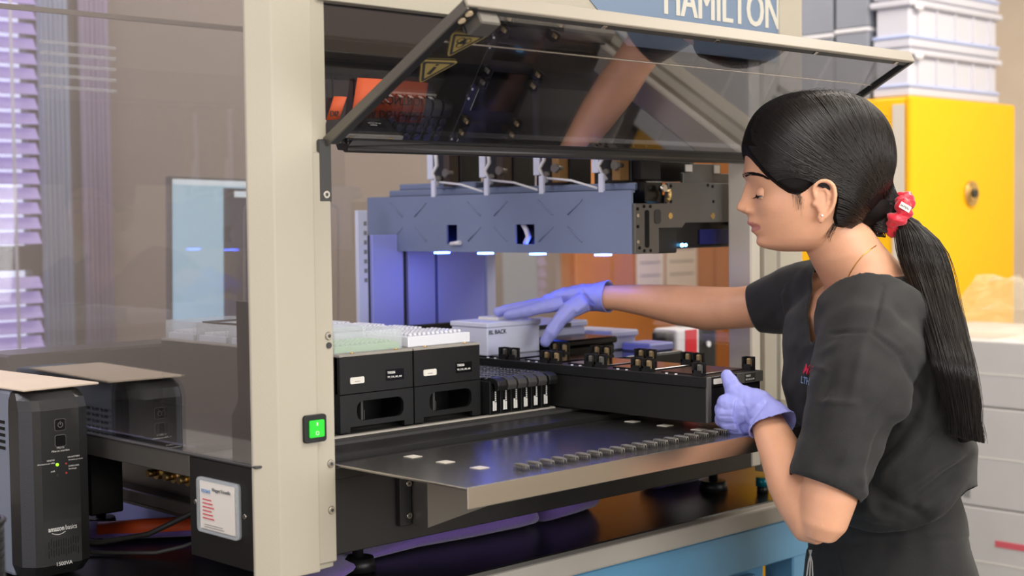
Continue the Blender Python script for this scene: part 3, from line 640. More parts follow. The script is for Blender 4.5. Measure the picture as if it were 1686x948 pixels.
b = MB(); b.cyl((1.880, 1.575, 0.046), (1.880, 1.565, 0.046), 0.006, seg=12); b.build('brass_fitting', 'steel_bright', ar)
b = MB(); b.box(1.850, 1.895, 1.582, 1.62, 0.022, 0.058, 0.002); b.build('cable_block', 'black_satin', ar)
b = MB(); b.box(1.878, 1.935, 1.585, 1.66, -0.063, -0.020, 0.002); b.build('drive_housing', 'black_plastic', ar)
b = MB(); b.box(1.935, 2.16, 1.590, 1.75, -0.056, -0.010, 0.002); b.build('drive_housing', 'black_satin', ar)
b = MB(); b.box(2.00, 2.10, 1.588, 1.590, -0.050, -0.024); b.build('blue_panel', 'blue_dark', ar)
for x, mm in ((1.944, 'led_cyan'), (1.954, 'led_cyan')):
    b = MB(); b.sphere((x, 1.582, -0.050), 0.0034 if x < 1.95 else 0.0028, seg=10, rings=8); b.build('status_light', mm, ar)
b = MB(); b.prism([(-0.007, 0), (0.007, 0), (0, 0.012)], (2.106, 1.5735, -0.012), X, Z, (0, -0.0008, 0)); b.build('warning_triangle', 'label_yellow', ar)
# pipetting channels above arm
for i, yc in enumerate((2.10, 1.955, 1.815, 1.675)):
    b = MB(); b.box(Xs + 0.045, Xs + 0.10, yc - 0.055, yc + 0.03, 0.052, 0.30, 0.002); cn = b.build('pipette_channel', 'black_plastic', ar)
    b = MB(); b.box(Xs + 0.018, Xs + 0.022, yc - 0.006, yc + 0.010, 0.074, 0.25, 0.0008); b.build('label_strip', 'white_tint', cn)
    b = MB(); b.box(Xs + 0.020, Xs + 0.044, yc - 0.052, yc - 0.034, 0.060, 0.25, 0.001); b.build('brass_plate', 'channel_brown' if i < 2 else 'brass_dull', cn)
    b = MB(); b.tube([(Xs + 0.02, yc - 0.012, 0.14), (Xs + 0.02, yc - 0.016, 0.10), (Xs + 0.018, yc - 0.006, 0.085), (Xs + 0.02, yc - 0.022, 0.062)], 0.0036, 8); b.build('cable', 'white_plastic', cn)
    b = MB(); b.box(Xs - 0.002, Xs + 0.004, yc - 0.034, yc - 0.023, 0.040, 0.072, 0.001); b.build('cable_tie', 'white_tint', cn)
    b = MB(); b.cyl((Xs + 0.03, yc - 0.045, 0.085), (Xs + 0.014, yc - 0.045, 0.085), 0.008, seg=12); b.cyl((Xs + 0.03, yc - 0.025, 0.075), (Xs + 0.014, yc - 0.025, 0.075), 0.005, seg=12); b.build('fitting', 'gray_metal', cn)
    if i:
        b = MB(); b.tube([(Xs + 0.01, yc + 0.11, 0.068), (Xs, yc + 0.04, 0.062), (Xs - 0.002, yc - 0.02, 0.048)], 0.0022, 6); b.build('cable', 'white_plastic', cn)
b = MB(); b.box(Xs + 0.05, Xs + 0.10, 1.60, 1.64, 0.06, 0.2, 0.002); b.build('motor', 'black_plastic', ar)
b = MB(); b.box(Xs + 0.06, Xs + 0.24, 1.64, 1.70, 0.06, 0.096, 0.002); b.build('circuit_tray', 'black_satin', ar)
b = MB(); b.box(1.975, 1.993, 1.598, 1.60, 0.076, 0.088); b.box(2.055, 2.07, 1.598, 1.60, 0.074, 0.088); b.build('connector', 'paper', ar)
# blue light bars under the arm
for yy in (2.07, 1.95, 1.815, 1.66):
    b = MB(); b.box(Xs + 0.006, Xs + 0.03, yy - 0.009, yy + 0.009, -0.066, -0.063); b.build('blue_light', 'led_blue', ar)
# rear shield panels
b = MB(); b.box(1.7245, 1.7478, 2.19, 2.20, -0.21, 0.017, 0.001); P('rear_column', b, 'white_tint')
b = MB()
for k in range(7): b.box(1.7381, 1.7449, 2.1892, 2.190, -0.12 + k * 0.018, -0.112 + k * 0.018)
P('column_print', b, 'ink_gray')
for x0, x1 in ((1.751, 1.827), (1.840, 1.909), (1.917, 2.043)):
    b = MB(); b.box(x0, x1, 2.18, 2.19, -0.208, -0.03, 0.001); P('shield_panel', b, 'blue_glow_tint')
b = MB(); b.box(1.7478, 2.0148, 2.192, 2.20, -0.208, -0.03); P('shield_backing', b, 'gray_metal')
b = MB(); b.box(2.050, 2.074, 2.18, 2.20, -0.208, -0.03, 0.001); P('rear_column', b, 'white_tint')
# underside electronics, left
b = MB(); b.box(1.20, 1.9, 1.80, 2.20, -0.46, -0.326); P('underbody_box', b, 'gray_metal')
b = MB(); b.box(1.022, 1.075, 1.93, 2.25, -0.425, -0.335, 0.002); P('power_supply', b, 'black_satin')
b = MB(); b.box(1.190, 1.199, 1.83, 1.87, -0.405, -0.35); lbp = P('rating_plate', b, 'white_tint')
text('ce_mark', 'CE', (1.1895, 1.852, -0.400), -Y, Z, 0.014, 'ink', lbp, 0.0002)
b = MB()
for k in range(7): b.box(1.1892, 1.1898, 1.835, 1.865, -0.357 - k * 0.0042, -0.3556 - k * 0.0042)
b.build('fine_print', 'ink_gray', lbp)
for yy in (1.91, 1.95, 2.0):
    for zz in (-0.352, -0.388):
        b = MB(); b.cyl((1.198, yy, zz), (1.170, yy, zz), 0.011, seg=14); b.cyl((1.170, yy, zz), (1.155, yy, zz), 0.006, seg=10); P('connector', b, 'brass' if zz < -0.37 else 'gray_metal')
b = MB(); b.box(1.17, 1.20, 1.70, 2.3, -0.445, -0.425, 0.002); P('lower_rail', b, 'gray_metal')
for (x, y) in ((1.14, 2.12), (1.25, 1.6), (2.05, 1.6), (2.05, 2.2)):
    b = MB(); b.cyl((x, y, -0.436), (x, y, -0.47), 0.008); b.cyl((x, y, -0.47), (x, y, -0.488), 0.022, 0.026, 20); b.cyl((x, y, -0.32), (x, y, -0.436), 0.010); P('levelling_foot', b, 'black_plastic')

# orange note behind tinted glass / on side
def note(x0, x1, z0, z1, y, slant, label, lines):
    on = MB(); rings = []
    for i in range(11):
        t_ = i / 10; x = x0 + (x1 - x0) * t_; y_ = y - 0.004 * math.sin(PI * t_)
        rings.append([(x, y_, z0 + slant * t_), (x + 0.012, y_ - 0.001, z1), (x + 0.012, y_ - 0.0006, z1), (x, y_ + 0.0004, z0 + slant * t_)])
    on.loft(rings); nt = on.build('note_card', 'orange_note', None); tag(nt, label, 'note')
    for s_, x, z, h in lines: text('handwriting', s_, (x, y - 0.0052, z), X, -Z, h, 'ink', nt)
note(1.178, 1.300, 0.126, 0.184, 1.508, 0.004, 'bright orange handwritten note seen through the raised lid, larger of two', [('CONTROL !', 1.222, 0.163, 0.0165), ('HA DISTURBED', 1.196, 0.143, 0.0155)])
note(1.139, 1.160, 0.127, 0.158, 1.508, 0.002, 'small dull orange note scrap beside the beige post, smaller of two', [('DIS', 1.141, 0.139, 0.010)])
# ================================================================== labware on deck
def hole_plate(mb, x0, x1, z0, z1, hx0, hx1, hz0, hz1, r, y, t):
    cx, cz = (hx0 + hx1) / 2, (hz0 + hz1) / 2; inner = [(cx + p[0], cz + p[1]) for p in rrect(hx1 - hx0, hz1 - hz0, r, 5)]
    outer = []; ncorner = 6
    cs = [(x1, z1), (x0, z1), (x0, z0), (x1, z0)]
    for i, p in enumerate(inner):
        c = i // ncorner; k = i % ncorner; C_ = cs[c]
        if k < 3: q = (C_[0], p[1] + (C_[1] - p[1]) * k / 3) if c in (0, 2) else (p[0] + (C_[0] - p[0]) * k / 3, C_[1])
        else: q = C_ if k == 3 else ((p[0] + (C_[0] - p[0]) * (5 - k) / 2.0, C_[1]) if c in (0, 2) else (C_[0], p[1] + (C_[1] - p[1]) * (5 - k) / 2.0))
        outer.append(q)
    frame_pts(mb, outer, inner, (0, y, 0), X, Z, (0, t, 0))
def tip_carrier(x0, x1, label, clear):
    t = thing('tip_carrier', ((x0 + x1) / 2, 1.88, -0.304), label, 'carrier'); W = x1 - x0
    b = MB(); b.box(x0, x1, 1.650, 1.662, -0.2493, -0.1955, 0.0008); fp = b.build('front_plate', 'black_plastic', t)
    b = MB(); hole_plate(b, x0, x1, -0.2965, -0.2500, x0 + 0.22 * W, x0 + 0.86 * W, -0.2890, -0.2605, 0.011, 1.650, 0.006)
    b.box(x0, x0 + 0.13 * W, 1.650, 1.656, -0.304, -0.2965); b.box(x0 + 0.87 * W, x1, 1.650, 1.656, -0.304, -0.2965); b.build('handle_plate', 'black_plastic', t)
    b = MB(); b.box(x0, x0 + 0.004, 1.656, 2.13, -0.304, -0.1965); b.box(x1 - 0.004, x1, 1.656, 2.13, -0.304, -0.1965); b.box(x0 + 0.004, x1 - 0.004, 1.72, 2.13, -0.300, -0.1965); b.build('side_walls', 'black_plastic', t)
    b = MB(); b.box(x0 + 0.32 * W, x0 + 0.35 * W, 1.658, 1.70, -0.298, -0.251); b.box(x0 + 0.37 * W, x0 + 0.38 * W, 1.66, 1.70, -0.298, -0.276); b.build('divider', 'dark_gray', t)
    b = MB(); b.box(x0, x1, 1.650, 2.13, -0.1955, -0.192, 0.0006); b.build('top_plate', 'bench_edge', t)
    b = MB(); b.prism(rrect(0.0255, 0.0095, 0.0022), (x0 + 0.225 * W, 1.6495, -0.230), X, Z, (0, -0.001, 0)); l_ = b.build('barcode_label', 'paper', fp)
    b = MB(); b.box(x0 + 0.19 * W, x0 + 0.26 * W, 1.6482, 1.6485, -0.2318, -0.2308); b.build('label_print', 'ink_gray', fp)
    b = MB(); b.box(x0 + 0.62 * W, x0 + 0.87 * W, 1.6492, 1.6500, -0.2355, -0.2190, 0.0003); b.build('name_label', 'black_satin', fp)
    text('lettering', 'T00206', (x0 + 0.635 * W, 1.6490, -0.2255), X, Z, 0.0048, 'print_white', fp, 0.0001, 0.0002)
    text('lettering', 'TIP_CAR_480_A00', (x0 + 0.635 * W, 1.6490, -0.2315), X, Z, 0.0034, 'print_white', fp, 0.0001, 0.0001)
    for xx in (x0 + 0.2 * W, x0 + 0.8 * W):
        b = MB(); b.cyl((xx, 1.656, -0.192), (xx, 1.656, -0.190), 0.003, seg=10); b.build('stud', 'brass', t)
    return t
tip_carrier(1.262, 1.398, 'black pipette tip carrier nearest the beige post, left of its twin', True)
tip_carrier(1.4005, 1.534, 'black pipette tip carrier to the right of its twin, beside the tube carriers', False)
def tip_rack(cx, y0, m, tm, label, group, h=0.016, tiph=0.004, clear=False):
    t = thing('tip_rack', (cx, y0 + 0.042, -0.192), label, 'tip rack', group); z0 = -0.192
    b = MB()
    if clear:
        hh = 0.030
        for (xa, xb, ya, yb) in ((cx - 0.063, cx - 0.0615, y0, y0 + 0.084), (cx + 0.0615, cx + 0.063, y0, y0 + 0.084), (cx - 0.0615, cx + 0.0615, y0, y0 + 0.0015), (cx - 0.0615, cx + 0.0615, y0 + 0.0825, y0 + 0.084)): b.box(xa, xb, ya, yb, z0, z0 + hh)
        b.build('clear_walls', 'clear_plastic', t)
        b = MB(); b.box(cx - 0.060, cx + 0.060, y0 + 0.003, y0 + 0.081, z0, z0 + 0.010, 0.001); b.build('insert', tm, t)
    else:
        b.box(cx - 0.063, cx + 0.063, y0, y0 + 0.085, z0, z0 + h, 0.0015, 2); b.build('rack_body', m, t)
    b = MB(); zt = z0 + (0.010 if clear else h)
    for i in range(12):
        for j in range(8):
            x, y = cx - 0.0495 + 0.009 * i, y0 + 0.011 + 0.009 * j
            b.cyl((x, y, zt), (x, y, zt + tiph), 0.0034, 0.0026, 7)
    b.build('tips', tm, t, kind='stuff')
    return t
ordn = ['front', 'second', 'third', 'fourth', 'rear']
for k in range(5):
    tip_rack(1.4675, 1.668 + k * 0.093, 'white_rack', 'white_rack', f'white rack full of pipette tips, {ordn[k]} one on the right tip carrier', 'white racks on the right tip carrier')
for k in range(5):
    if k == 0: tip_rack(1.330, 1.668, 'white_rack', 'green_tip', 'clear rack of pale green tips at the front of the left carrier', 'racks on the left tip carrier', clear=True, tiph=0.003)
    else: tip_rack(1.330, 1.668 + k * 0.093, 'white_rack', 'white_rack', f'clear-walled rack of white tips, {ordn[k]} one on the left tip carrier', 'racks on the left tip carrier', clear=True)
fr_ = MB()
for (xa, xb, ya, yb) in ((1.25, 1.40, 1.86, 1.865), (1.25, 1.40, 1.98, 1.985), (1.25, 1.254, 1.865, 1.98)): fr_.box(xa, xb, ya, yb, -0.160, -0.157)
o = fr_.build('rack_frame', 'black_satin', None); tag(o, 'thin black frame lying across the racks near the beige post', 'frame')
# six tube carriers
tc0 = None
labs = ['first', 'second', 'third', 'fourth', 'fifth', 'sixth']
for i in range(6):
    x0 = 1.5375 + 0.0225 * i; xc = x0 + 0.01
    t = thing('tube_carrier', (xc, 1.85, -0.304), f'narrow black sample tube carrier, {labs[i]} of six counted from the tip carriers', 'tube carrier', 'tube carriers in the middle of the deck')
    b = MB(); b.box(x0, x0 + 0.0205, 1.632, 2.10, -0.304, -0.252, 0.001); b.build('carrier_body', 'black_plastic', t)
    b = MB(); b.box(x0 + 0.002, x0 + 0.0185, 1.630, 1.632, -0.302, -0.258, 0.0005); fp = b.build('front_plate', 'black_satin', t)
    b = MB(); b.box(x0 + 0.0035, x0 + 0.0068, 1.6292, 1.630, -0.2975, -0.2825); b.box(x0 + 0.0078, x0 + 0.0108, 1.6292, 1.630, -0.2975, -0.2845)
    for q in range(5): b.box(x0 + 0.0080, x0 + 0.0104, 1.6292, 1.630, -0.283 + q * 0.0032, -0.2808 + q * 0.0032)
    b.build('vertical_print', 'print_white', t)
    hm = 'dark_gray' if 1 <= i <= 4 else 'black_plastic'
    b = MB(); pf = [(1.640, -0.246), (1.626, -0.2465), (1.617, -0.251), (1.6145, -0.258), (1.617, -0.2655), (1.622, -0.266), (1.624, -0.262), (1.626, -0.2555), (1.640, -0.2535)]
    b.prism(pf, (x0 + (0.001 if 0 < i < 5 else 0.002), 0, 0), Y, Z, (0.0185, 0, 0), 0.0012); b.build('handle', hm, t)
    b = MB()
    for q in range(28):
        y_ = 1.650 + q * 0.0158; b.cyl((xc, y_, -0.252), (xc, y_, -0.2465), 0.0068, seg=10); 
    b.build('tube_caps', 'cap_dark', t, kind='stuff')
# right carrier pulled out, gripped by the woman
pc = thing('plate_carrier', (1.748, 1.57, -0.304), 'long black plate carrier being pulled out onto the tray by the woman', 'carrier')
b = MB(); b.box(1.682, 1.814, 1.325, 1.83, -0.304, -0.252, 0.0008); b.build('carrier_body', 'black_paint', pc)
b = MB(); b.box(1.680, 1.816, 1.323, 1.83, -0.2515, -0.236, 0.0008); b.build('top_deck', 'black_plastic', pc)
b = MB(); b.box(1.6805, 1.690, 1.3215, 1.325, -0.303, -0.236, 0.0004); b.build('corner_strip', 'arm_gray', pc)
b = MB(); b.box(1.752, 1.816, 1.3215, 1.323, -0.252, -0.236, 0.0004); gp = b.build('grey_front', 'arm_gray', pc)
b = MB(); b.box(1.770, 1.796, 1.3208, 1.3215, -0.250, -0.238); b.build('name_label', 'dark_gray', pc)
text('lettering', 'T00223', (1.772, 1.3207, -0.2425), X, Z, 0.0038, 'print_white', pc, 0.0001, 0.0001); text('lettering', 'PLT_CAR_L5_A00', (1.772, 1.3207, -0.2475), X, Z, 0.0027, 'print_white', pc, 0.0001, 0.0001)
b = MB(); b.prism(rrect(0.020, 0.008, 0.0015), (1.706, 1.3228, -0.2435), X, Z, (0, -0.001, 0)); b.build('barcode_label', 'paper', pc)
for k in range(5):
    y0 = 1.335 + k * 0.0975
    b = MB(); b.box(1.696, 1.800, y0 + 0.012, y0 + 0.088, -0.236, -0.2335, 0.0008); b.build('plate_site', 'site_brown' if k == 0 else 'site_black', pc)
    for xx in (1.6815, 1.802):
        for yy in (y0 + 0.0, y0 + 0.022) if k else (y0 + 0.0,):
            b = MB(); b.box(xx, xx + 0.013, yy, yy + 0.016, -0.236, -0.231); b.box(xx, xx + 0.002, yy, yy + 0.016, -0.231, -0.227); b.box(xx + 0.010, xx + 0.013, yy, yy + 0.016, -0.231, -0.216); b.box(xx, xx + 0.013, yy + 0.013, yy + 0.016, -0.231, -0.216); c_ = b.build('corner_clip', 'black_plastic', pc)
            b = MB(); b.prism([(0, 0), (0.006, 0), (0.006, 0.011), (0.002, 0.013), (0, 0.011)], (xx + 0.003, yy + 0.003, -0.231), X, Z, (0, 0.006, 0), 0.0004); b.build('spring', 'brass_soft' if (k in (1, 3) or xx > 1.75) else 'arm_gray', c_)
    for yy in (y0 + 0.048, y0 + 0.066):
        b = MB(); b.cyl((1.6835, yy, -0.236), (1.6835, yy, -0.2345), 0.0022, seg=8); b.build('dowel', 'white_plastic', pc)
# white box being handled
bx = thing('reagent_box', (1.75, 1.86, -0.2335), 'white box with black handwriting under the reaching gloved hand', 'box')
b = MB(); b.box(1.686, 1.812, 1.795, 1.885, -0.2335, -0.186, 0.002, 2); b.build('box_body', 'white_tint', bx)
b = MB(); b.box(1.684, 1.814, 1.793, 1.887, -0.186, -0.177, 0.002, 2); b.build('box_lid', 'white_tint', bx)
text('handwriting', 'BL BACK', (1.688, 1.7925, -0.197), X, Z, 0.0105, 'ink', bx, 0.0002, 0.0, 1.0)
b = MB(); b.box(1.735, 1.80, 1.82, 1.87, -0.177, -0.172, 0.001); b.build('lid_label', 'print_white', bx)
# second carrier at rear right with boxes
rc = thing('rear_carrier', (1.93, 1.95, -0.306), 'low black carrier at the back right of the deck holding white boxes', 'carrier')
b = MB(); b.box(1.835, 2.10, 1.70, 2.16, -0.306, -0.25, 0.001); b.build('carrier_body', 'black_plastic', rc)
b = MB(); b.box(1.84, 2.095, 1.705, 2.155, -0.25, -0.2475, 0.0006); b.build('top_sheet', 'site_black', rc)
tall_ = crate(1.838, 2.00, 1.86, 1.98, -0.2475, -0.192, 'white_tint', 'tall white box behind the box with handwriting')
crate(2.005, 2.075, 1.80, 1.92, -0.2475, -0.212, 'white_tint', 'short white box to the right of the tall white one')
crate(1.845, 1.965, 1.755, 1.84, -0.2475, -0.215, 'black_satin', 'black plate box in front of the tall white box')
b = MB(); b.box(1.868, 1.955, 1.8545, 1.856, -0.203, -0.195); b.build('handle_slot', 'dark_gray', tall_)
crate(2.02, 2.09, 1.72, 1.79, -0.2475, -0.232, 'blue_glow_tint', 'flat tray with blue light put into its colour at the right end of the rear carrier', lid=False, name='shallow_tray', cat='tray')

# ================================================================== things left of the robot
def ups(x0, x1, yf, zt):
    t = thing('battery_backup', ((x0 + x1) / 2, yf + 0.18, -0.4905), 'tall black battery backup unit at the left with a green light, paper on top', 'power unit')
    zb = -0.4905; xm = (x0 + x1) / 2
    pts = [(x0, yf + 0.02), (x0 + 0.012, yf + 0.004), (x0 + 0.022, yf), (x1 - 0.02, yf), (x1 - 0.004, yf + 0.008), (x1, yf + 0.022), (x1, yf + 0.05), (x0, yf + 0.05)]
    rings = []
    for z, ins, back in ((zb + 0.006, 0.006, 0.012), (zb + 0.022, 0.0, 0.0), (zt - 0.026, 0.0, 0.0), (zt - 0.012, 0.001, 0.006), (zt - 0.003, 0.004, 0.016), (zt, 0.010, 0.028)):
        rings.append([(xm + (p[0] - xm) * (1 - ins / 0.05), min(p[1] + back, yf + 0.05), z) for p in pts])
    b = MB(); b.loft(rings, smooth=False); f = b.build('front_panel', 'ups_black', t)
    b = MB(); b.box(x0 + 0.002, x1 - 0.002, yf + 0.05, yf + 0.36, zb + 0.004, zt, 0.005, 2); b.build('housing', 'grey_ups', t)
    for sx, xx in ((-1, x0 + 0.002), (1, x1 - 0.002)):
        for r in range(5):
            for c in range(9):
                b = MB(); y_ = yf + 0.065 + c * 0.026; z_ = zt - 0.045 - r * 0.009; b.box(xx - 0.0004, xx + 0.0004, y_, y_ + 0.020, z_ - 0.0022, z_ + 0.0022); b.build('vent_slot', 'void', t)
    xb = x0 + 0.050
    for zz, nm in ((zt - 0.047, 'power_button'), (zt - 0.069, 'mute_button')):
        b = MB(); b.prism(rrect(0.015, 0.015, 0.003), (xb, yf, zz), X, Z, (0, -0.0012, 0)); q = b.build(nm, 'black_satin', t)
        b = MB(); frame_pts(b, rrect(0.0165, 0.0165, 0.003), rrect(0.015, 0.015, 0.0028), (xb, yf, zz), X, Z, (0, -0.0008, 0)); b.build('button_outline', 'ink_gray2', q)
        if 'power' in nm: b = MB(); frame_pts(b, [(0.004 * math.cos(a_), 0.004 * math.sin(a_)) for a_ in [2 * PI * k / 16 for k in range(16)]], [(0.003 * math.cos(a_), 0.003 * math.sin(a_)) for a_ in [2 * PI * k / 16 for k in range(16)]], (xb, yf - 0.0012, zz), X, Z, (0, -0.0003, 0)); b.box(xb - 0.0006, xb + 0.0006, yf - 0.0015, yf - 0.0012, zz, zz + 0.005); b.build('power_symbol', 'ink_gray2', q)
    tx = lambda s_, x, z, h, al='LEFT', m='print_white': text('lettering', s_, (x, yf - 0.0004, z), X, Z, h, m, t, 0.0002, 0.0, 1.0, al)
    tx('MUTE', xb, zt - 0.0797, 0.0042, 'CENTER'); tx('Mise en sourdine', xb, zt - 0.0840, 0.0038, 'CENTER')
    tx('ONLINE', xb - 0.009, zt - 0.0958, 0.0032, 'RIGHT'); tx('Alimentation par câble', xb - 0.009, zt - 0.0996, 0.0028, 'RIGHT'); tx('AVR', xb - 0.009, zt - 0.1113, 0.0032, 'RIGHT')
    tx('ON BATTERY', xb + 0.010, zt - 0.0940, 0.0030); tx('Alimentation par batterie', xb + 0.011, zt - 0.0977, 0.0021); tx('OVERLOAD', xb + 0.011, zt - 0.1066, 0.0030); tx('Surcharge', xb + 0.011, zt - 0.1103, 0.0030)
    for (dx, dz, m) in ((-0.0055, -0.1015, 'green_led'), (0.0075, -0.1015, 'red_led'), (-0.0055, -0.116, 'dark_gray'), (0.0075, -0.1145, 'red_led')):
        b = MB(); b.cyl((xb + dx, yf, zt + dz), (xb + dx, yf - 0.001, zt + dz), 0.0022 if m == 'green_led' else 0.0014, seg=10); b.build('indicator', m, t)
    text('logo_lettering', 'amazon', (xb - 0.021, yf - 0.0004, zt - 0.1926), X, Z, 0.0095, 'print_white', t, 0.0002, 0.0002, 0.80); text('logo_lettering', 'basics', (xb + 0.0040, yf - 0.0004, zt - 0.1926), X, Z, 0.0095, 'print_white', t, 0.0002, 0, 0.78)
    b = MB(); b.tube([(xb - 0.016 + 0.02 * k / 8, yf - 0.0005, zt - 0.1949 - 0.003 * math.sin(PI * k / 8)) for k in range(9)], 0.0005, 5); b.build('logo_smile', 'print_white', t)
    tx('1500VA', xb + 0.001, zt - 0.2412, 0.0075, 'CENTER')
    rnd = random.Random(2)
    for k in range(13):
        x_ = xb - 0.021 + k * 0.0036
        for z_ in (zt - 0.2024, zt - 0.2151):
            b = MB(); a_ = rnd.uniform(0, 0.004); b.box(x_, x_ + 0.0009, yf - 0.0003, yf + 0.0003, z_ - 0.010 - a_, z_ - a_); b.build('grille_slit', 'void', t)
    return t
ups(0.892, 0.990, 1.86, -0.229)
b = MB(); n = 8
M_ = Matrix.Translation((0.945, 2.0, -0.2265)) @ Matrix.Rotation(0.06, 4, 'Z'); b.box(-0.056, 0.060, -0.125, 0.15, -0.0015, 0.0015, 0.0008, M=M_)
o = b.build('paper_stack', 'cardboard_pale', None); tag(o, 'thin cream folder lying on top of the battery backup unit', 'paper')
# mesh pencil cup
cu = thing('pencil_cup', (0.655, 1.50, -0.4905), 'black wire mesh pencil cup at the lower left edge of the photo', 'cup')
cx, cy, r0 = 0.652, 1.52, 0.045
b = MB(); b.tube([(cx + r0 * math.cos(a_), cy + r0 * math.sin(a_), -0.318) for a_ in [2 * PI * k / 40 for k in range(40)]], 0.0028, 8, True); b.build('rim', 'black_metal', cu)
b = MB()
for k in range(72):
    a_ = 2 * PI * k / 72
    for s_ in (1, -1): b.tube([(cx + r0 * math.cos(a_ + s_ * q * 0.06), cy + r0 * math.sin(a_ + s_ * q * 0.06), -0.487 + 0.168 * q / 14) for q in range(15)], 0.0006, 3)
b.build('wire_mesh', 'black_metal', cu, kind='stuff')
b = MB(); b.cyl((cx, cy, -0.4905), (cx, cy, -0.486), r0, seg=40); b.build('cup_base', 'black_metal', cu)
b = MB(); b.tube([(cx + 0.01, cy - 0.01, -0.485), (cx - 0.012, cy + 0.012, -0.345)], 0.005, 8); o = b.build('blue_pen', 'pen_blue', None); tag(o, 'blue pen standing inside the mesh cup', 'pen')
# cables
b = MB(); b.tube([(1.03, 2.06, -0.478), (1.07, 2.0, -0.482), (1.12, 1.94, -0.468), (1.165, 1.90, -0.440), (1.22, 1.87, -0.412)], 0.0042, 10); o = b.build('power_cable', 'dark_gray', None); tag(o, 'thick grey cable rising from the backup unit to the robot', 'cable')
cb = thing('adapter_cable', (1.15, 1.92, -0.4905), 'thinner grey cable with a plug sleeve lying on the bench', 'cable')
b = MB(); b.tube([(1.0, 2.02, -0.486), (1.06, 1.94, -0.486), (1.10, 1.885, -0.484), (1.13, 1.86, -0.476), (1.155, 1.85, -0.468)], 0.0030, 10); b.build('cord', 'dark_gray', cb)
b = MB(); b.tube([(1.150, 1.853, -0.470), (1.158, 1.850, -0.466), (1.176, 1.845, -0.457), (1.185, 1.842, -0.452)], [0.005, 0.0085, 0.008, 0.005], 12); b.tube([(1.185, 1.842, -0.452), (1.21, 1.83, -0.44)], 0.003, 10); b.build('plug_sleeve', 'dark_gray', cb)
# purple cloth with orange tag
def cloth(name, pts, th, m, label, seed):
    """soft sheet: list of (centre, half width vector, height)"""
    b = MB(); rings = []; rnd = random.Random(seed)
    for i, (c, hw, h) in enumerate(pts):
        c, hw = Vector(c), Vector(hw); ring = []
        for k in range(16):
            a_ = 2 * PI * k / 16; ring.append(tuple(c + hw * math.cos(a_) + Vector((0, 0, max(0.0006, h * (0.5 + 0.5 * math.sin(a_)) + 0.0015 * rnd.uniform(-1, 1) * (math.sin(a_) > 0))))))
        rings.append(ring)
    b.loft(rings); o = b.build(name, m, None); tag(o, label, 'cloth'); return o
zb = -0.4903
cloth('purple_pouch', [((1.06, 2.12, zb), (0.01, 0.03, 0), 0.010), ((1.10, 2.08, zb), (0.02, 0.04, 0), 0.022), ((1.16, 2.03, zb), (0.02, 0.045, 0), 0.020), ((1.23, 1.98, zb), (0.02, 0.05, 0), 0.026), ((1.30, 1.94, zb), (0.01, 0.03, 0), 0.012)], 0, 'purple_cloth', 'purple cloth strap lying on the bench under the robot at the left', 3)
b = MB(); b.tube([(1.095, 2.045, -0.474), (1.15, 2.0, -0.472), (1.205, 1.955, -0.4705)], [0.013, 0.0145, 0.0145], 16); o = b.build('orange_sleeve', 'orange_tag', None); tag(o, 'bright orange sleeve around the purple cloth strap', 'sleeve')
cloth('purple_towel', [((1.10, 1.60, zb), (0.0, 0.04, 0), 0.008), ((1.16, 1.60, zb), (0.0, 0.06, 0), 0.020), ((1.22, 1.625, zb), (0.0, 0.05, 0), 0.022), ((1.30, 1.66, zb), (0.0, 0.035, 0), 0.018), ((1.40, 1.66, zb), (0.0, 0.03, 0), 0.030), ((1.50, 1.65, zb), (0, 0.035, 0), 0.040), ((1.60, 1.65, zb), (0, 0.045, 0), 0.050), ((1.63, 1.65, zb), (0, 0.03, 0), 0.03)], 0, 'purple_cloth', 'purple towel spilling from under the front left of the robot', 5)
cloth('purple_towel', [((1.645, 1.66, zb), (0.0, 0.03, 0), 0.04), ((1.66, 1.655, zb), (0.0, 0.055, 0), 0.054), ((1.72, 1.66, zb), (0.0, 0.05, 0), 0.054), ((1.78, 1.67, zb), (0.0, 0.045, 0), 0.054), ((1.795, 1.68, zb), (0.0, 0.03, 0), 0.04)], 0, 'purple_cloth', 'folded purple cloth pad under the middle of the robot', 6)
cloth('purple_towel', [((2.00, 1.70, zb), (0.0, 0.03, 0), 0.03), ((2.03, 1.70, zb), (0.0, 0.04, 0), 0.054), ((2.11, 1.70, zb), (0.0, 0.04, 0), 0.054), ((2.13, 1.70, zb), (0.0, 0.02, 0), 0.03)], 0, 'purple_cloth', 'folded purple cloth pad under the right end of the robot', 8)
# ================================================================== the woman
# own frame: left = where she looks, up, away = from her left side to her right side. pixel pairs give left/up, the third number is the real distance in metres
def W(px, py, d): return CF * d + CX * ((px - 843) / F * d) + CDN * ((py - 474) / F * d)
LV, UV, DV = -CX, -CDN, CF
KP = 2.15 / F           # metres per pixel at the head
wo = thing('person', tuple(Vector((W(1465, 930, 2.24).x, W(1465, 930, 2.24).y, -H))), 'woman in black short-sleeved scrubs and lilac gloves, red scrunchie, reaching into the robot', 'person')
def from_pd(name, verts, faces, m, parent, smooth=True, kind=None, label=None):
    me = bpy.data.meshes.new(name); off = Vector((0, 0, H)) - root_of(parent)
    me.from_pydata([tuple(Vector(v) + off) for v in verts], [], faces); me.materials.append(MATS[m])
    if smooth: me.polygons.foreach_set('use_smooth', [True] * len(me.polygons))
    o = bpy.data.objects.new(name, me); COL.objects.link(o); o.parent = parent
    if kind: o['kind'] = kind
    if label: o['label'] = label
    return o
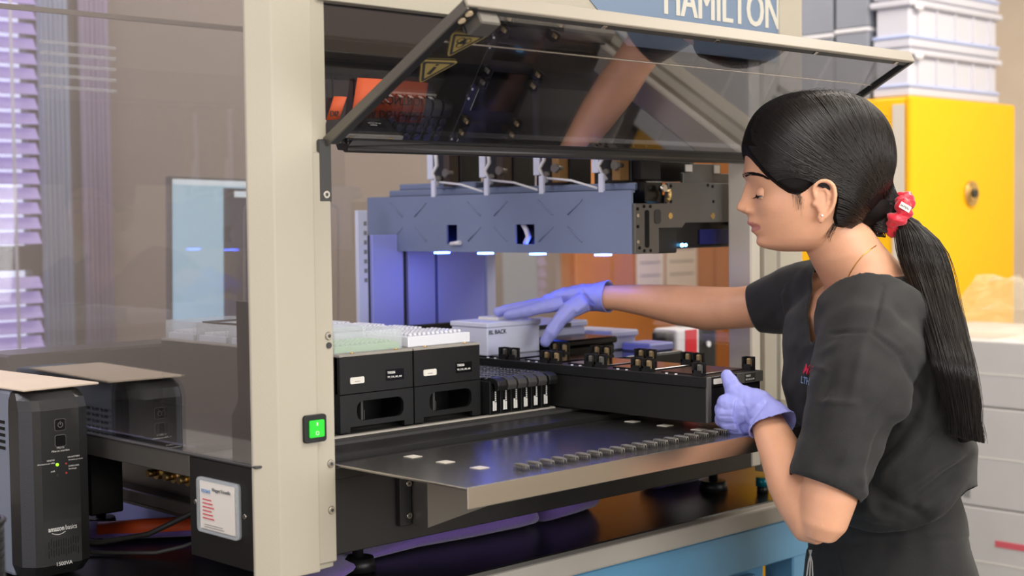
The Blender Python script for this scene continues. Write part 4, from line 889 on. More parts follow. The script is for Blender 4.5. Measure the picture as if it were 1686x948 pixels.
def remesh(mb, vox, it, fac=0.5):
    me = bpy.data.meshes.new('t'); mb.bm.to_mesh(me); mb.bm.free(); o = bpy.data.objects.new('t', me); COL.objects.link(o)
    r = o.modifiers.new('r', 'REMESH'); r.mode = 'VOXEL'; r.voxel_size = vox; r.use_smooth_shade = True
    s = o.modifiers.new('s', 'SMOOTH'); s.iterations = it; s.factor = fac
    me2 = bpy.data.meshes.new_from_object(o.evaluated_get(bpy.context.evaluated_depsgraph_get())); bpy.data.objects.remove(o)
    return me2
def finish(me, name, m, parent, kind=None, label=None):
    off = Vector((0, 0, H)) - root_of(parent); me.transform(Matrix.Translation(off)); me.name = name
    me.materials.clear(); me.materials.append(MATS[m]); me.polygons.foreach_set('use_smooth', [True] * len(me.polygons))
    o = bpy.data.objects.new(name, me); COL.objects.link(o); o.parent = parent
    if label: o['label'] = label
    return o
def interp(tab, x):
    """smooth table interpolation, first column is the key (ascending)"""
    n = len(tab)
    if x <= tab[0][0]: return tab[0][1:]
    if x >= tab[-1][0]: return tab[-1][1:]
    i = max(k for k in range(n - 1) if tab[k][0] <= x); t = (x - tab[i][0]) / (tab[i + 1][0] - tab[i][0]); out = []
    for c in range(1, len(tab[0])):
        p1, p2 = tab[i][c], tab[i + 1][c]; dx = tab[i + 1][0] - tab[i][0]
        m1 = (p2 - tab[i - 1][c]) / (tab[i + 1][0] - tab[i - 1][0]) * dx if i > 0 else p2 - p1
        m2 = (tab[i + 2][c] - p1) / (tab[i + 2][0] - tab[i][0]) * dx if i < n - 2 else p2 - p1
        out.append((2 * t**3 - 3 * t**2 + 1) * p1 + (t**3 - 2 * t**2 + t) * m1 + (-2 * t**3 + 3 * t**2) * p2 + (t**3 - t**2) * m2)
    return out
def g(x, s): return math.exp(-(x / s) ** 2)
# head sections: py, front, back, half width, centre
HT = [(158, 1335, 1355, 6, 1345), (161, 1308, 1383, 32, 1345), (168, 1284, 1408, 50, 1346), (180, 1262, 1428, 64, 1347), (197, 1246, 1446, 75, 1348), (220, 1235, 1459, 82, 1350), (245, 1229, 1465, 85, 1352),
      (268, 1227, 1466, 85, 1352), (288, 1228, 1462, 83, 1350), (303, 1232, 1456, 81, 1348), (320, 1236, 1447, 79, 1346), (340, 1238, 1434, 77, 1342), (356, 1240, 1420, 73, 1338), (372, 1243, 1404, 67, 1332),
      (386, 1248, 1390, 60, 1326), (398, 1253, 1376, 51, 1318), (407, 1261, 1362, 38, 1310), (412, 1276, 1345, 22, 1305), (414, 1290, 1325, 6, 1304)]
NOSE = [(296, 0, 7), (305, 6, 7), (314, 12, 7.5), (324, 17, 8.5), (333, 22, 10), (340, 26.5, 11), (346, 25, 12), (351, 14, 13), (356, 3, 13), (362, 0, 12)]
LIPS = [(352, 0, 14), (357, 7, 15), (362, 9.5, 17), (368, 12, 18), (371, 8, 18), (374, 4.0, 18), (377, 7.5, 17), (381, 9, 16), (385, 5.5, 15), (390, 2.5, 16), (395, 6, 19), (402, 9, 21), (408, 6, 20), (413, 0, 20)]
def head_pt(py, th, off=0.0, feat=True):
    """th 0 = front, pi = back; returns (px, py, lateral px), lateral positive towards the camera"""
    fr, bk, hw, ce = interp(HT, py); c, s = math.cos(th), math.sin(th)
    e = 0.86 if c > 0 else 1.0
    ex = (abs(c) ** e) * (1 if c > 0 else -1)
    px = ce - (ce - fr) * ex if c > 0 else ce - (bk - ce) * ex
    lat = hw * (abs(s) ** 0.92) * (1 if s > 0 else -1)
    lo = max(0.0, min(1.0, (py - 330) / 70))
    if c > 0: lat *= 1 - 0.22 * lo * c            # narrower jaw towards the chin
    if feat and c > 0:
        a, sg = interp(NOSE, py); px -= a * g(lat, sg)
        if 338 < py < 356: px -= 5 * g(abs(lat) - 12, 5) * g(py - 347, 6)
        a, sg = interp(LIPS, py); px -= a * g(lat, sg)
        px -= 3.5 * g(py - 286, 9) * g(abs(lat) - 18, 26)
        px += 5.0 * g(py - 318, 12) * g(abs(lat) - 31, 15)
        px -= 2.5 * g(py - 345, 14) * g(abs(lat) - 48, 16)
    if off:
        n = math.hypot((px - ce), lat) or 1; k = 1 + off / n; px = ce + (px - ce) * k; lat *= k
        if py < 260: py = py - off * max(0, (260 - py) / 110) ** 1.2
    return px, py, lat
HD = 2.15
def head_w(p): return W(p[0], p[1], HD) - DV * (p[2] * KP)
body = MB(); NA = 110
rows = [158 + (414 - 158) * i / 130 for i in range(131)]
body.loft([[head_w(head_pt(py, 2 * PI * k / NA)) for k in range(NA)] for py in rows])
# eyelid bulges
for s_ in (1, -1): body.sphere(head_w((1229, 346, 9 * s_)), 0.0052, seg=12, rings=8)
# ears
def ear(s_):
    L0 = 76
    pts = [(1330, 345), (1325, 330), (1322, 316), (1329, 306), (1341, 304.5), (1351, 312), (1354, 328), (1351, 345), (1344, 357), (1337, 364)]
    lat = [L0, L0 + 5, L0 + 9, L0 + 12, L0 + 14, L0 + 17, L0 + 18, L0 + 15, L0 + 11, L0 + 7]
    n_ = len(pts); T_ = [(i, p[0], p[1], l, r) for i, (p, l, r) in enumerate(zip(pts, lat, [0.0022, 0.0026, 0.003, 0.0032, 0.0034, 0.0036, 0.0036, 0.0034, 0.0036, 0.004]))]
    fine = [interp(T_, (n_ - 1) * k / 40) for k in range(41)]
    body.tube([head_w((f_[0], f_[1], s_ * f_[2])) for f_ in fine], [f_[3] for f_ in fine], 10)
    body.tube([head_w((x, y, s_ * l)) for x, y, l in ((1331, 318, L0 + 8), (1340, 316, L0 + 11), (1345, 327, L0 + 12), (1343, 342, L0 + 10), (1335, 351, L0 + 7))], [0.0018, 0.0024, 0.0028, 0.0026, 0.002], 8)
    body.sphere(head_w((1334, 363, s_ * (L0 + 6))), 0.0075, 0.75, 0.75, 1.05, 12, 8)
    body.sphere(head_w((1325, 340, s_ * (L0 + 3))), 0.0048, seg=10, rings=8)
    body.loft([[head_w((1340 + 15 * math.cos(2 * PI * k / 20), 334 + 28 * math.sin(2 * PI * k / 20), s_ * (L0 + dz + (5 if math.cos(2 * PI * k / 20) > 0 else 0)))) for k in range(20)] for dz in (-14, 8)])
ear(1); ear(-1)
def ringc(c, ax1, r1, ax2, r2, n=28, p=1.0): return [c + ax1 * (r1 * math.cos(2 * PI * k / n)) + ax2 * (r2 * math.sin(2 * PI * k / n)) for k in range(n)]
# neck: py, front px, back px, half width m, dist
nk = [(1352, 350, 42, 0.040, 2.15), (1366, 372, 52, 0.045, 2.15), (1382, 396, 57, 0.048, 2.155), (1396, 420, 60, 0.050, 2.16), (1412, 442, 64, 0.054, 2.17), (1428, 462, 68, 0.064, 2.18), (1438, 486, 76, 0.085, 2.19)]
rings = []
for i, (x, y, w_, hw, d) in enumerate(nk):
    a1 = (LV * 0.90 - UV * 0.38 * 0.6).normalized(); rings.append(ringc(W(x, y, d), a1, w_ * KP, DV, hw, 56))
body.loft(rings)
TA = (LV * 0.36 + DV * 0.933).normalized(); TB = (LV * 0.933 - DV * 0.36).normalized()
TR = [(1440, 446, 2.19, 0.062, 0.052), (1443, 462, 2.19, 0.094, 0.072), (1441, 486, 2.19, 0.142, 0.090), (1438, 520, 2.19, 0.172, 0.102), (1436, 570, 2.19, 0.184, 0.110), (1441, 640, 2.19, 0.178, 0.114),
      (1446, 700, 2.19, 0.170, 0.114), (1448, 760, 2.20, 0.172, 0.118), (1450, 805, 2.20, 0.176, 0.114), (1458, 842, 2.21, 0.172, 0.108), (1464, 872, 2.21, 0.160, 0.100), (1466, 890, 2.21, 0.156, 0.098)]
body.loft([ringc(W(x, y, d), TA, a - (0.012 if y < 560 else 0.024 if y < 680 else 0.045), TB, b_ - (0.012 if y < 560 else 0.024 if y < 680 else 0.045), 56) for (x, y, d, a, b_) in TR])
def limb(mb, pts, flat=1.0, n=20):
    P_ = [W(*p[:3]) for p in pts]; rings = []; prev = None
    for i, p in enumerate(P_):
        d = (P_[min(len(P_) - 1, i + 1)] - P_[max(0, i - 1)]).normalized(); x = (DV - d * DV.dot(d)).normalized(); y = d.cross(x)
        rings.append([p + x * (pts[i][3] * flat * math.cos(2 * PI * k / n)) + y * (pts[i][3] * math.sin(2 * PI * k / n)) for k in range(n)])
    mb.loft(rings)
# far arm (right): shoulder, elbow, wrist
limb(body, [(1395, 500, 2.29, 0.045), (1330, 492, 2.34, 0.044), (1270, 501, 2.37, 0.0355), (1215, 507, 2.41, 0.0345), (1165, 508, 2.44, 0.0370), (1110, 501, 2.46, 0.0335), (1060, 494, 2.48, 0.027), (1015, 490, 2.50, 0.0215), (985, 489, 2.51, 0.0205), (950, 492, 2.53, 0.022)], n=44)
# near arm (left): shoulder, elbow, wrist
limb(body, [(1446, 545, 2.07, 0.040), (1428, 610, 2.02, 0.040), (1402, 695, 1.985, 0.039), (1375, 775, 1.965, 0.0385), (1364, 820, 1.962, 0.0375), (1354, 862, 1.963, 0.033), (1348, 882, 1.968, 0.023)], n=44)
limb(body, [(1360, 872, 1.965, 0.024), (1343, 862, 1.975, 0.034), (1322, 825, 2.00, 0.0365), (1304, 790, 2.02, 0.0355), (1288, 750, 2.045, 0.031), (1272, 715, 2.07, 0.0265), (1262, 692, 2.09, 0.0235), (1252, 672, 2.105, 0.0185), (1243, 660, 2.11, 0.014)], n=44)
# hips and legs down to the floor
hip = W(1466, 925, 2.22)
hz = hip.z
body.loft([ringc(W(1466, 860, 2.21), TA, 0.13, TB, 0.085, 32), ringc(hip, TA, 0.155, TB, 0.105, 32), ringc(hip + Vector((0, 0, -0.10)), TA, 0.165, TB, 0.11, 32), ringc(hip + Vector((0, 0, -0.16)), TA, 0.14, TB, 0.09, 32)])
feet = []
for s_ in (1, -1):
    c = hip + TA * (0.085 * s_); ft_ = Vector((c.x, c.y, -H)) - TB * 0.02 * s_
    body.loft([ringc(Vector((c.x, c.y, hz - 0.09)), TA, 0.083, TB, 0.095), ringc(Vector((c.x, c.y, hz - 0.25)), TA, 0.072, TB, 0.080), ringc(Vector((c.x, c.y, hz - 0.43)) + TB * 0.01, TA, 0.052, TB, 0.056), ringc(Vector((ft_.x, ft_.y, -H + 0.28)), TA, 0.045, TB, 0.050), ringc(Vector((ft_.x, ft_.y, -H + 0.07)), TA, 0.032, TB, 0.037)])
    feet.append(ft_)
me = remesh(body, 0.0019, 3, 0.5)
bs_ = bmesh.new(); bs_.from_mesh(me); hcen = W(1300, 330, HD); far_ = [v for v in bs_.verts if (v.co - hcen).length > 0.125]
for _ in range(12): bmesh.ops.smooth_vert(bs_, verts=far_, factor=0.5, use_axis_x=True, use_axis_y=True, use_axis_z=True)
bs_.to_mesh(me); bs_.free()
sk = finish(me, 'body', 'skin', wo)
# colour the lips: second material on faces around the mouth
me.materials.append(MATS['lips']); offw = Vector((0, 0, H)) - root_of(wo)
hc = W(1240, 372, HD)
for p in me.polygons:
    q = p.center - offw
    if (q - hc).length < 0.05:
        d = q.dot(CF); x = 843 + q.dot(CX) / d * F; y = 474 + q.dot(CDN) / d * F; l = (HD - d) / KP
        if (((y - 373) / 9.0) ** 2 + (l / 23) ** 2) < 1: p.material_index = 1
# eyes, brows, lashes, earring, necklace
def surf_pt(px, py, lift=0.5, feat=True):
    """point on the near side of the face at this profile position"""
    best = None
    for k in range(0, 181):
        th = PI * k / 180; p = head_pt(py, th, 0, feat); e = abs(p[0] - px)
        if best is None or e < best[0] : best = (e, p)
    p = best[1]; return Vector((p[0] - lift * 0.3, p[1], p[2] + lift))
def hp(v): return head_w((v[0], v[1], v[2]))
for s_ in (1, -1):
    b = MB(); b.sphere(head_w((1252.4, 320.5, 30 * s_)), 0.0100, seg=18, rings=12); e_ = b.build('eyeball', 'eye_white', wo)
    b = MB(); c0 = head_w((1242.6, 325.0, 31 * s_)); b.sphere(c0, 0.0034, seg=12, rings=8); b.build('iris', 'iris', e_)
    for a0, a1, nm in ((-24, 100, 'upper_eyelid'), (-36, -95, 'lower_eyelid')):
        b = MB(); lidr = []; R0 = 12.2
        for i in range(10):
            a_ = math.radians(a0 + (a1 - a0) * i / 9)
            lidr.append([head_w((1252.0 - R0 * math.cos(a_) * math.cos(q_), 320.5 - R0 * math.sin(a_) * (1.0 if i else 1.0), s_ * (30 + R0 * math.sin(q_) * math.cos(a_ * 0.6)))) for q_ in [math.radians(-85 + 170 * j / 14) for j in range(15)]])
        b.loft(lidr, cap=False, closed=False); b.build(nm, 'skin', wo)
    b = MB(); b.tube([head_w((1252.0 - 13.2 * math.cos(math.radians(-20)) * math.cos(q_), 325.2, s_ * (30 + 13.2 * math.sin(q_)))) for q_ in [math.radians(-70 + 140 * j / 12) for j in range(13)]], 0.0006, 6)
    for j in range(12):
        q_ = math.radians(-50 + 10 * j); p0 = Vector((1252.0 - 13.4 * math.cos(q_) * 0.94, 325.4, 30 + 13.4 * math.sin(q_))); b.tube([hp((p0.x, p0.y, p0.z * s_)), hp((p0.x - 3 * math.cos(q_), p0.y + 2.2, (p0.z + 3 * math.sin(q_)) * s_)), hp((p0.x - 6.5 * math.cos(q_), p0.y + 2.6, (p0.z + 5 * math.sin(q_)) * s_))], [0.0003, 0.00025, 0.0001], 4)
    b.build('eyelashes', 'hair_dark', wo)
    b = MB(); rnd = random.Random(3)
    for j in range(150):
        t_ = rnd.random(); x = 1223.5 + 30 * t_; y = 288.5 + 1.5 * math.sin(t_ * 2.2) * -2 + 11.5 * t_ ** 1.6 + rnd.uniform(-1, 1) * (3.2 - 2.2 * t_)
        p = surf_pt(x, y, 0.6); dx = 4.5; q = surf_pt(x + dx, y + 0.4 + 2.2 * t_, 0.9)
        b.tube([hp((p.x, p.y, p.z * s_)), hp((q.x, q.y, q.z * s_))], [0.0006, 0.0002], 4)
    b.build('eyebrow', 'hair_dark', wo)
b = MB(); b.sphere(head_w((1334.5, 359.5, 90)), 0.0017, seg=10, rings=8); b.build('earring', 'pearl', wo)
# clothes -----------------------------------------------------------
sh_ = MB()
sh_.loft([ringc(W(x, y, d), TA, a, TB, b_, 48) for (x, y, d, a, b_) in TR])
limb(sh_, [(1432, 520, 2.10, 0.080), (1432, 570, 2.045, 0.0765), (1414, 640, 2.00, 0.0675), (1392, 710, 1.98, 0.0600), (1370, 770, 1.968, 0.0540), (1357, 806, 1.963, 0.0495), (1353, 813, 1.962, 0.046)], 1.0, 32)
limb(sh_, [(1400, 500, 2.26, 0.085), (1345, 492, 2.33, 0.066), (1300, 494, 2.36, 0.056), (1262, 503, 2.38, 0.0455), (1243, 508, 2.39, 0.0415), (1236, 510, 2.394, 0.040)], 1.0, 28)
sme = remesh(sh_, 0.0034, 14, 0.5)
FOLDS = [  # (x0,y0,x1,y1, height mm, width px): ridges and valleys of the cloth, in her side view
 (1455, 470, 1437, 545, -2.5, 3), (1365, 548, 1432, 546, -2.6, 3), (1437, 548, 1480, 585, -3.0, 4), (1480, 585, 1518, 655, -3.0, 5), (1440, 548, 1500, 600, 3, 10),
 (1500, 690, 1455, 745, -9, 11), (1470, 700, 1425, 800, -8, 12), (1530, 640, 1560, 560, 4, 14), (1565, 560, 1545, 690, -4, 8), (1520, 720, 1430, 790, 5, 12), (1590, 760, 1500, 830, -8, 10), (1598, 740, 1480, 815, 6, 11),
 (1560, 700, 1470, 775, -4, 9), (1520, 850, 1430, 800, -5, 9), (1440, 850, 1420, 790, 5, 9), (1480, 860, 1400, 835, 5, 9), (1590, 790, 1530, 860, 5, 9), (1345, 660, 1410, 664, 2.4, 5), (1375, 600, 1335, 700, -2.5, 8), (1420, 690, 1380, 780, 2.4, 9),
 (1475, 600, 1420, 700, 2.5, 12), (1480, 560, 1550, 620, 3.5, 13), (1345, 580, 1385, 565, 2, 7), (1335, 600, 1362, 610, 2.2, 4), (1310, 790, 1405, 824, -1.2, 3), (1312, 781, 1408, 815, -1.3, 2), (1250, 480, 1275, 540, -1.5, 5), (1285, 455, 1300, 540, 3, 8), (1320, 450, 1330, 560, -4, 9),
 (1500, 475, 1560, 560, 3, 10), (1470, 500, 1530, 560, -2.5, 10), (1500, 640, 1480, 720, 5, 10), (1540, 600, 1520, 700, 3, 10), (1425, 560, 1400, 660, 1.8, 8)]
def seg_d(x, y, s):
    x0, y0, x1, y1 = s[:4]; dx, dy = x1 - x0, y1 - y0; t = ((x - x0) * dx + (y - y0) * dy) / (dx * dx + dy * dy); tt = max(0, min(1, t))
    return math.hypot(x - x0 - dx * tt, y - y0 - dy * tt), tt
def pix(q): d = q.dot(CF); return 843 + q.dot(CX) / d * F, 474 + q.dot(CDN) / d * F, d
bm_ = bmesh.new(); bm_.from_mesh(sme); bm_.normal_update(); rnd = random.Random(1)
kill = []
HEM = [(1250, 866), (1395, 866), (1440, 880), (1500, 877), (1560, 848), (1590, 812), (1640, 790)]
def hemline(x):
    for i in range(len(HEM) - 1):
        if x <= HEM[i + 1][0]: return HEM[i][1] + (HEM[i + 1][1] - HEM[i][1]) * (x - HEM[i][0]) / (HEM[i + 1][0] - HEM[i][0])
    return 790
nb = W(1440, 452, 2.185)
for v in bm_.verts:
    q = v.co; x, y, d = pix(q); h = 0.0
    if q.dot(CF) < 2.30:
        facing = max(0.0, min(1.0, 0.45 - v.normal.dot(CF)))
        for s in FOLDS:
            if abs(y - (s[1] + s[3]) / 2) > abs(s[1] - s[3]) / 2 + 3 * s[5]: continue
            e, t = seg_d(x, y, s)
            if e < 3 * s[5]: h += s[4] * g(e, s[5]) * (0.35 + 0.65 * math.sin(PI * min(1, max(0, t * 0.9 + 0.05))))
        h = max(-7.0, min(8.0, h * 1.6)) * facing * 0.001
    n1 = noise.noise(Vector((x / 60, y / 45, d * 9))); n2 = noise.noise(Vector((x / 22 + y / 50, y / 26, d * 20)))
    v.co = q + v.normal * (h + 0.0048 * n1 * min(1, max(0, (y - 450) / 60)) + 0.0018 * n2)
    # neck opening
    r = q - nb; a_ = r.dot(TA); bb = r.dot(TB); u = r.dot(UV)
    rad = math.hypot(a_ / 0.074, bb / 0.066)
    if (rad < 1.0 and u > -0.03) or u > -0.002 and rad < 1.25: kill.append(v)
    elif bb > 0 and u > -0.105 and abs(a_ - 0.004) < 0.058 * (u + 0.105) / 0.085: kill.append(v)
    elif y > hemline(x): kill.append(v)
# sleeve ends: open them
ne, fe = W(1354, 813, 1.962), W(1240, 509, 2.392)
nd = (W(1353, 813, 1.962) - W(1370, 770, 1.968)).normalized(); fd = (W(1239, 509, 2.392) - W(1262, 503, 2.38)).normalized()
for v in bm_.verts:
    dn_ = (v.co - ne).dot(nd)
    if (-0.008 < dn_ < 0.06 and ((v.co - ne) - nd * dn_).length < 0.066) or ((v.co - fe).dot(fd) > -0.004 and (v.co - fe).length < 0.055): kill.append(v)
bmesh.ops.delete(bm_, geom=list(set(kill)), context='VERTS')
for v in bm_.verts:
    if v.is_boundary:
        for c_, n_, r_, o_ in ((ne, nd, 0.07, 0.008), (fe, fd, 0.06, 0.004)):
            if (v.co - c_).length < r_ and abs((v.co - c_).dot(n_)) < 0.02: v.co = v.co - n_ * ((v.co - c_).dot(n_) + o_)
bmesh.ops.smooth_vert(bm_, verts=bm_.verts, factor=0.4, use_axis_x=True, use_axis_y=True, use_axis_z=True)
nbr = {}
for v in bm_.verts:
    if v.is_boundary:
        n_ = [e_.other_vert(v) for e_ in v.link_edges if e_.is_boundary]
        if len(n_) == 2: nbr[v] = n_
for _ in range(30):
    new = {v: v.co * 0.5 + (n_[0].co + n_[1].co) * 0.25 for v, n_ in nbr.items()}
    for v, c in new.items(): v.co = c
near_b = set()
for v in nbr:
    for e_ in v.link_edges: near_b.add(e_.other_vert(v))
near_b = [v for v in near_b if v not in nbr]
for _ in range(6): bmesh.ops.smooth_vert(bm_, verts=near_b, factor=0.5, use_axis_x=True, use_axis_y=True, use_axis_z=True)
bm_.to_mesh(sme); bm_.free()
top = finish(sme, 'scrub_top', 'scrub_black', wo)
sm_ = top.modifiers.new('s', 'SOLIDIFY'); sm_.thickness = 0.0022; sm_.offset = -1
from mathutils.bvhtree import BVHTree
def bvh_of(o):
    dg = bpy.context.evaluated_depsgraph_get(); return BVHTree.FromObject(o, dg)
bpy.context.view_layer.update()
tb = bvh_of(top)
def on_surf(bv, px, py, lift=0.0006):
    """nearest cloth or skin point in this direction of her side view"""
    o = Vector((0, 0, 0)) - Vector((0, 0, 0)); base = root_of(wo) - Vector((0, 0, H)); d = W(px, py, 1.0).normalized()
    hit = bv.ray_cast(-base, d, 5)
    return None if hit[0] is None else (hit[0] + base) - d * lift
def decal(s, px, py, size, m, name, bv, shear=0.0, wsc=1.0, slope=0.0):
    cu = bpy.data.curves.new('t', 'FONT'); cu.body = s; cu.size = size; cu.resolution_u = 2; cu.offset = 0.25
    to = bpy.data.objects.new('t', cu); COL.objects.link(to); m_ = bpy.data.meshes.new_from_object(to.evaluated_get(bpy.context.evaluated_depsgraph_get()))
    bpy.data.objects.remove(to); vs = []
    for v in m_.vertices:
        x, y = px + v.co.x * wsc + shear * v.co.y, py - v.co.y + slope * v.co.x * wsc; q = on_surf(bv, x, y)
        vs.append(q if q else W(x, y, 2.1))
    fs = [tuple(p.vertices) for p in m_.polygons]; return from_pd(name, vs, fs, m, top, False)
decal('MF', 1321, 614, 22, 'logo_red', 'chest_lettering', tb, 0.35, 0.50, 0.25); decal('LTH', 1318, 630, 16, 'ink_blue', 'chest_lettering', tb, 0.1, 0.50, 0.25)
# trousers
pt = MB()
wr = [(1452, 790, 2.205, 0.140, 0.090), (1460, 840, 2.21, 0.145, 0.094), (1464, 880, 2.21, 0.148, 0.094), (1464, 905, 2.215, 0.154, 0.102), (1465, 935, 2.22, 0.160, 0.110)]
pt.loft([ringc(W(x, y, d), TA, a, TB, b_, 40) for (x, y, d, a, b_) in wr] + [ringc(hip + Vector((0, 0, -0.06)), TA, 0.166, TB, 0.118, 40), ringc(hip + Vector((0, 0, -0.16)), TA, 0.160, TB, 0.112, 40)])
for s_, ft_ in zip((1, -1), feet):
    c = hip + TA * (0.085 * s_)
    pt.loft([ringc(Vector((c.x, c.y, hz - 0.09)), TA, 0.086, TB, 0.100), ringc(Vector((c.x, c.y, hz - 0.25)), TA, 0.084, TB, 0.094), ringc(Vector((c.x, c.y, hz - 0.43)), TA, 0.070, TB, 0.078), ringc(Vector((ft_.x, ft_.y, -H + 0.28)), TA, 0.060, TB, 0.068), ringc(Vector((ft_.x, ft_.y, -H + 0.05)), TA, 0.052, TB, 0.060)])
pme = remesh(pt, 0.005, 6)
pn = [Vector(v.vector) for v in pme.vertex_normals]
for v in pme.vertices:
    x, y, d = pix(v.co); v.co = v.co + pn[v.index] * (0.003 * noise.noise(Vector((x / 30, y / 60, d * 8))) - 0.0022 * g(y - 894 + (x - 1450) * 0.05, 3.0) - (0.0025 * g(x - 1378 - (y - 900) * 0.2, 3.5) if y > 905 else 0))
finish(pme, 'scrub_trousers', 'scrub_black', wo)
b = MB()
for k in range(3): b.tube([W(1336 - 2 * k, 905, 2.13), W(1331 + 3 * k, 925, 2.125), W(1328 + 5 * k, 948, 2.12), W(1336, 975, 2.12)], 0.0012, 6)
b.build('drawstring', 'ink_gray', wo)
for ft_ in feet:
    b = MB(); rings = []
    for i in range(12):
        t_ = i / 11; u_ = -0.07 + 0.25 * t_; hh = 0.085 * (1 - t_) ** 0.8 + 0.045 * math.sin(PI * min(1, t_ * 1.02)) + 0.012; ww = 0.030 + 0.018 * math.sin(PI * t_ ** 0.8)
        if i in (0, 11): ww *= 0.6; hh *= 0.6
        c = Vector((ft_.x, ft_.y, -H)) + TB * u_; rings.append([c + TA * (ww * math.cos(2 * PI * k / 16)) + Vector((0, 0, max(0.0, hh * (0.5 + 0.5 * math.sin(2 * PI * k / 16))))) for k in range(16)])
    b.loft(rings); b.build('shoe', 'black_plastic', wo)
# gloves -------------------------------------------------------------
def chain(mb, pts, n=12):
    """tapering finger: (px, py, dist, radius m)"""
    P_ = [W(*p[:3]) for p in pts]
    mb.tube(P_, [p[3] for p in pts], n)
    mb.sphere(P_[-1], pts[-1][3], seg=12, rings=8)
    for q, p in zip(P_[1:-1], pts[1:-1]): mb.sphere(q, p[3] * 1.0, seg=12, rings=8)
def glove(parts, cuff, name, label, seed, wr_):
    mb = MB()
    for c in parts: chain(mb, c)
    cuff(mb); me = remesh(mb, 0.0015, 3, 0.5); me2 = me
    rnd = random.Random(seed)
    nrm = [Vector(v.vector) for v in me.vertex_normals]
    for v in me.vertices:
        x, y, d = pix(v.co); v.co = v.co + nrm[v.index] * (0.0011 * noise.noise(Vector((x / 9, y / 16, d * 60))) + sum(0.001 * s[4] * g(seg_d(x, y, s)[0], s[5]) for s in wr_))
    return finish(me, name, 'nitrile', wo, label=label)
R_ = [
 # right hand: palm, then index, middle, ring, little finger, thumb
 [(985, 488, 2.51, 0.0225), (960, 490, 2.52, 0.024), (930, 492, 2.535, 0.0205), (905, 499, 2.54, 0.0165)],
 [(965, 489, 2.54, 0.020), (935, 490, 2.56, 0.0185), (905, 497, 2.57, 0.0145)],
 [(925, 499, 2.50, 0.014), (893, 506, 2.495, 0.0112), (868, 512, 2.495, 0.0103), (850, 516, 2.495, 0.0092), (836, 519, 2.497, 0.0080)],
 [(920, 496, 2.53, 0.0135), (885, 503, 2.53, 0.0112), (856, 508, 2.53, 0.0103), (835, 511, 2.53, 0.0094), (820, 513, 2.53, 0.0084)],
 [(920, 495, 2.56, 0.013), (888, 501, 2.56, 0.0108), (862, 505, 2.56, 0.0098), (843, 508, 2.56, 0.009), (829, 510, 2.56, 0.0080)],
 [(922, 494, 2.585, 0.012), (896, 498, 2.59, 0.0098), (876, 501, 2.592, 0.0088), (860, 504, 2.593, 0.0075)],
 [(962, 497, 2.495, 0.019), (938, 510, 2.485, 0.0155), (921, 528, 2.478, 0.0128), (908, 547, 2.475, 0.0120), (898, 562, 2.478, 0.0098)]]
def cuff_r(mb):
    d = (W(1003, 487, 2.505) - W(965, 489, 2.52)).normalized(); x = (UV - d * UV.dot(d)).normalized(); y = d.cross(x); c0 = W(968, 490, 2.52); rr = []
    prof = [(0.0, 0.024), (0.010, 0.0235), (0.020, 0.0250), (0.030, 0.0268), (0.038, 0.0282)]
    inner = [(0.038, 0.0262), (0.028, 0.022), (0.012, 0.018)]
    for t_, r in prof + inner: rr.append([c0 + d * (t_ + 0.0045 * math.sin(2 * PI * k / 32 * 1 + 2.6) * (t_ > 0.03)) + (x * math.cos(2 * PI * k / 32) + y * math.sin(2 * PI * k / 32)) * (r * (1 + 0.05 * math.sin(4 * 2 * PI * k / 32) * t_ / 0.04)) for k in range(32)])
    mb.loft(rr)
glove(R_, cuff_r, 'right_glove', 'lilac glove reaching over the white box', 1, [(958, 478, 972, 506, -2.2, 3), (966, 500, 950, 512, 1.6, 3), (962, 485, 975, 500, -1.8, 2.5), (940, 478, 900, 492, 0.8, 5), (1000, 462, 1003, 510, 0.5, 3)])
L_ = [
 # left hand: palm, thumb up on the carrier, four fingers curled round its lower corner
 [(1262, 684, 2.09, 0.024), (1245, 670, 2.10, 0.027), (1226, 668, 2.11, 0.029), (1208, 678, 2.115, 0.025)],
 [(1255, 692, 2.10, 0.022), (1235, 688, 2.12, 0.026), (1212, 694, 2.125, 0.0225)],
 [(1240, 662, 2.10, 0.021), (1222, 655, 2.105, 0.0190), (1210, 644, 2.11, 0.0150), (1203, 630, 2.12, 0.0118), (1197, 619, 2.128, 0.0098)],
 [(1212, 668, 2.10, 0.0175), (1196, 664, 2.105, 0.0140), (1190, 674, 2.115, 0.0125), (1197, 684, 2.13, 0.0115)],
 [(1210, 680, 2.10, 0.0175), (1193, 680, 2.105, 0.0138), (1190, 690, 2.12, 0.0125), (1200, 698, 2.135, 0.0115)],
 [(1214, 692, 2.105, 0.017), (1199, 694, 2.11, 0.0130), (1200, 703, 2.125, 0.0115), (1211, 706, 2.14, 0.0105)],
 [(1222, 700, 2.11, 0.0155), (1210, 703, 2.115, 0.0120), (1216, 709, 2.13, 0.0105), (1226, 709, 2.14, 0.0095)]]
